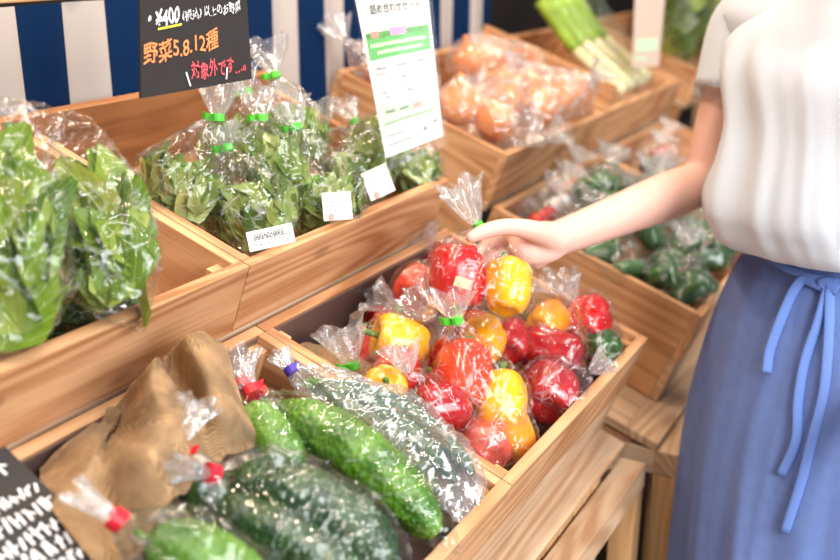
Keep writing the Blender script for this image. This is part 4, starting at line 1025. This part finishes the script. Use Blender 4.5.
# loose short sleeves
def sleeve(path, radii, seed):
    P = smooth_path(path, 8); R_ = [q[0] for q in smooth_path([(r, 0) for r in radii], 8)]
    b = bmesh.new(); rings = tube(b, P, R_, 64, .9, False)
    for j, rg in enumerate(rings):
        for i, v in enumerate(rg):
            a = i * 2 * pi / 64; v.co = P[j] + (v.co - P[j]) * (1 + .10 * (j / len(P)) * noise.noise(V((cos(a) * 2, sin(a) * 2, j * .06 + seed))))
    bmesh.ops.solidify(b, geom=b.faces[:], thickness=.002); bmesh.ops.recalc_face_normals(b, faces=b.faces)
    world_part('sleeve', b, M['blouse'], per, True)
sleeve([PC + SR * .09 + UZ * 1.345, PC.lerp(shR, .7) + UZ * (1.355 - PC.lerp(shR, .7).z), shR - UZ * .004, at(722, 98, 1.755)], [.02, .066, .068, .056], 1)
sleeve([PC - SR * .09 + UZ * 1.335, PC - SR * .14 + UZ * 1.325, PC - SR * .20 + UZ * 1.2], [.03, .068, .064], 2)
# hair and simple face hints (out of frame)
b = bmesh.new(); bmesh.ops.create_uvsphere(b, u_segments=32, v_segments=20, radius=.1)
hc = PC + UZ * 1.60 - G_ * .005
for v in b.verts: v.co = V((v.co.x * .95, v.co.y * .98, v.co.z * 1.1)) + hc
bmesh.ops.delete(b, geom=[v for v in b.verts if (v.co - hc).dot(G_) > .045 and (v.co - hc).z < .055], context='VERTS'); world_part('hair', b, M['hair'], per, True)
# waist tie: drawn on the skirt's surface
sb = bmesh.new(); sb.from_mesh(skirt.data); sb.transform(Matrix.Translation(PC)); bvh = BVHTree.FromBMesh(sb); sb.free()
def on_skirt(px, py, off=.006):
    h = bvh.ray_cast(CAM, ray(px, py).normalized())
    return (h[0] + h[1] * (off if h[1].dot(FW) < 0 else -off)) if h[0] is not None else at(px, py, 1.55)
def ribbon(path, w, name='tie'):
    P = smooth_path([on_skirt(*p) for p in path], 8); b = bmesh.new(); uvl = b.loops.layers.uv.new('UVMap')
    rg = tube(b, P, w, 10, .35, True, up=-FW)
    for f in b.faces:
        for l in f.loops: l[uvl].uv = (l.vert.co.x, l.vert.co.z)
    return world_part(name, b, M['tie'], skirt, True)
M['tie'] = plain('skirt_tie', srgb(104, 132, 198), .85, .15, bump=.2, scale=900)
ribbon([(752, 240), (775, 262), (805, 276), (838, 283)], .006, 'waist_tie'); ribbon([(752, 228), (790, 246), (838, 256)], .004, 'waist_tie')
ribbon([(826, 289), (806, 281), (794, 292), (782, 320), (772, 350), (768, 372)], .008, 'bow_loop')
ribbon([(828, 290), (820, 320), (806, 360), (799, 400), (797, 440), (782, 474)], .008, 'bow_tail')
ribbon([(830, 290), (829, 330), (824, 390), (812, 440), (802, 480), (786, 532)], .008, 'bow_tail')
ribbon([(820, 287), (828, 285), (838, 290)], .011, 'bow_knot')

# ------------------------------------------------------------------ light
def area(name, loc, target, size, power, col, sy=None):
    l = bpy.data.lights.new(name, 'AREA'); l.energy = power; l.color = col; l.size = size
    if sy: l.shape = 'RECTANGLE'; l.size_y = sy
    o = bpy.data.objects.new(name, l); COL.objects.link(o); o.location = loc
    o.rotation_mode = 'QUATERNION'; o.rotation_quaternion = (V(target) - V(loc)).to_track_quat('-Z', 'Y'); return o
warm = (1, .74, .48)
for i, (x, y) in enumerate(((.55, .98), (1.35, 1.0), (2.2, 1.0), (3.1, 1.0))): area('shelf_lamp', (x, y, 2.3), (x, y + .02, 1), .14, (8, 13, 8, 7)[i], warm)
area('daylight', (.3, -2.2, 2.3), (1.4, .5, .8), 2.6, 215, (.96, .98, 1), 2.0)
for x, y in ((.9, .15), (2.3, .1)):  # unseen overhead strips, added to put streaky glints on the film
    area('glint_strip', (x, y, 2.8), (x, y + .05, .8), 1.3, 26 if x < 1 else 18, (1, .95, .88), .07)
w = bpy.data.worlds.new('world'); S.world = w; w.use_nodes = True
bg = w.node_tree.nodes['Background']; bg.inputs[0].default_value = (.86, .90, 1, 1); bg.inputs[1].default_value = .36

S.view_settings.view_transform = 'Standard'; S.view_settings.look = 'None'; S.view_settings.exposure = -0.12; S.view_settings.gamma = 1
S.view_settings.use_curve_mapping = False
S.cycles.use_denoising = True
S.cycles.max_bounces = 10; S.cycles.transparent_max_bounces = 40; S.cycles.sample_clamp_indirect = 6
S.cycles.caustics_reflective = False; S.cycles.caustics_refractive = False
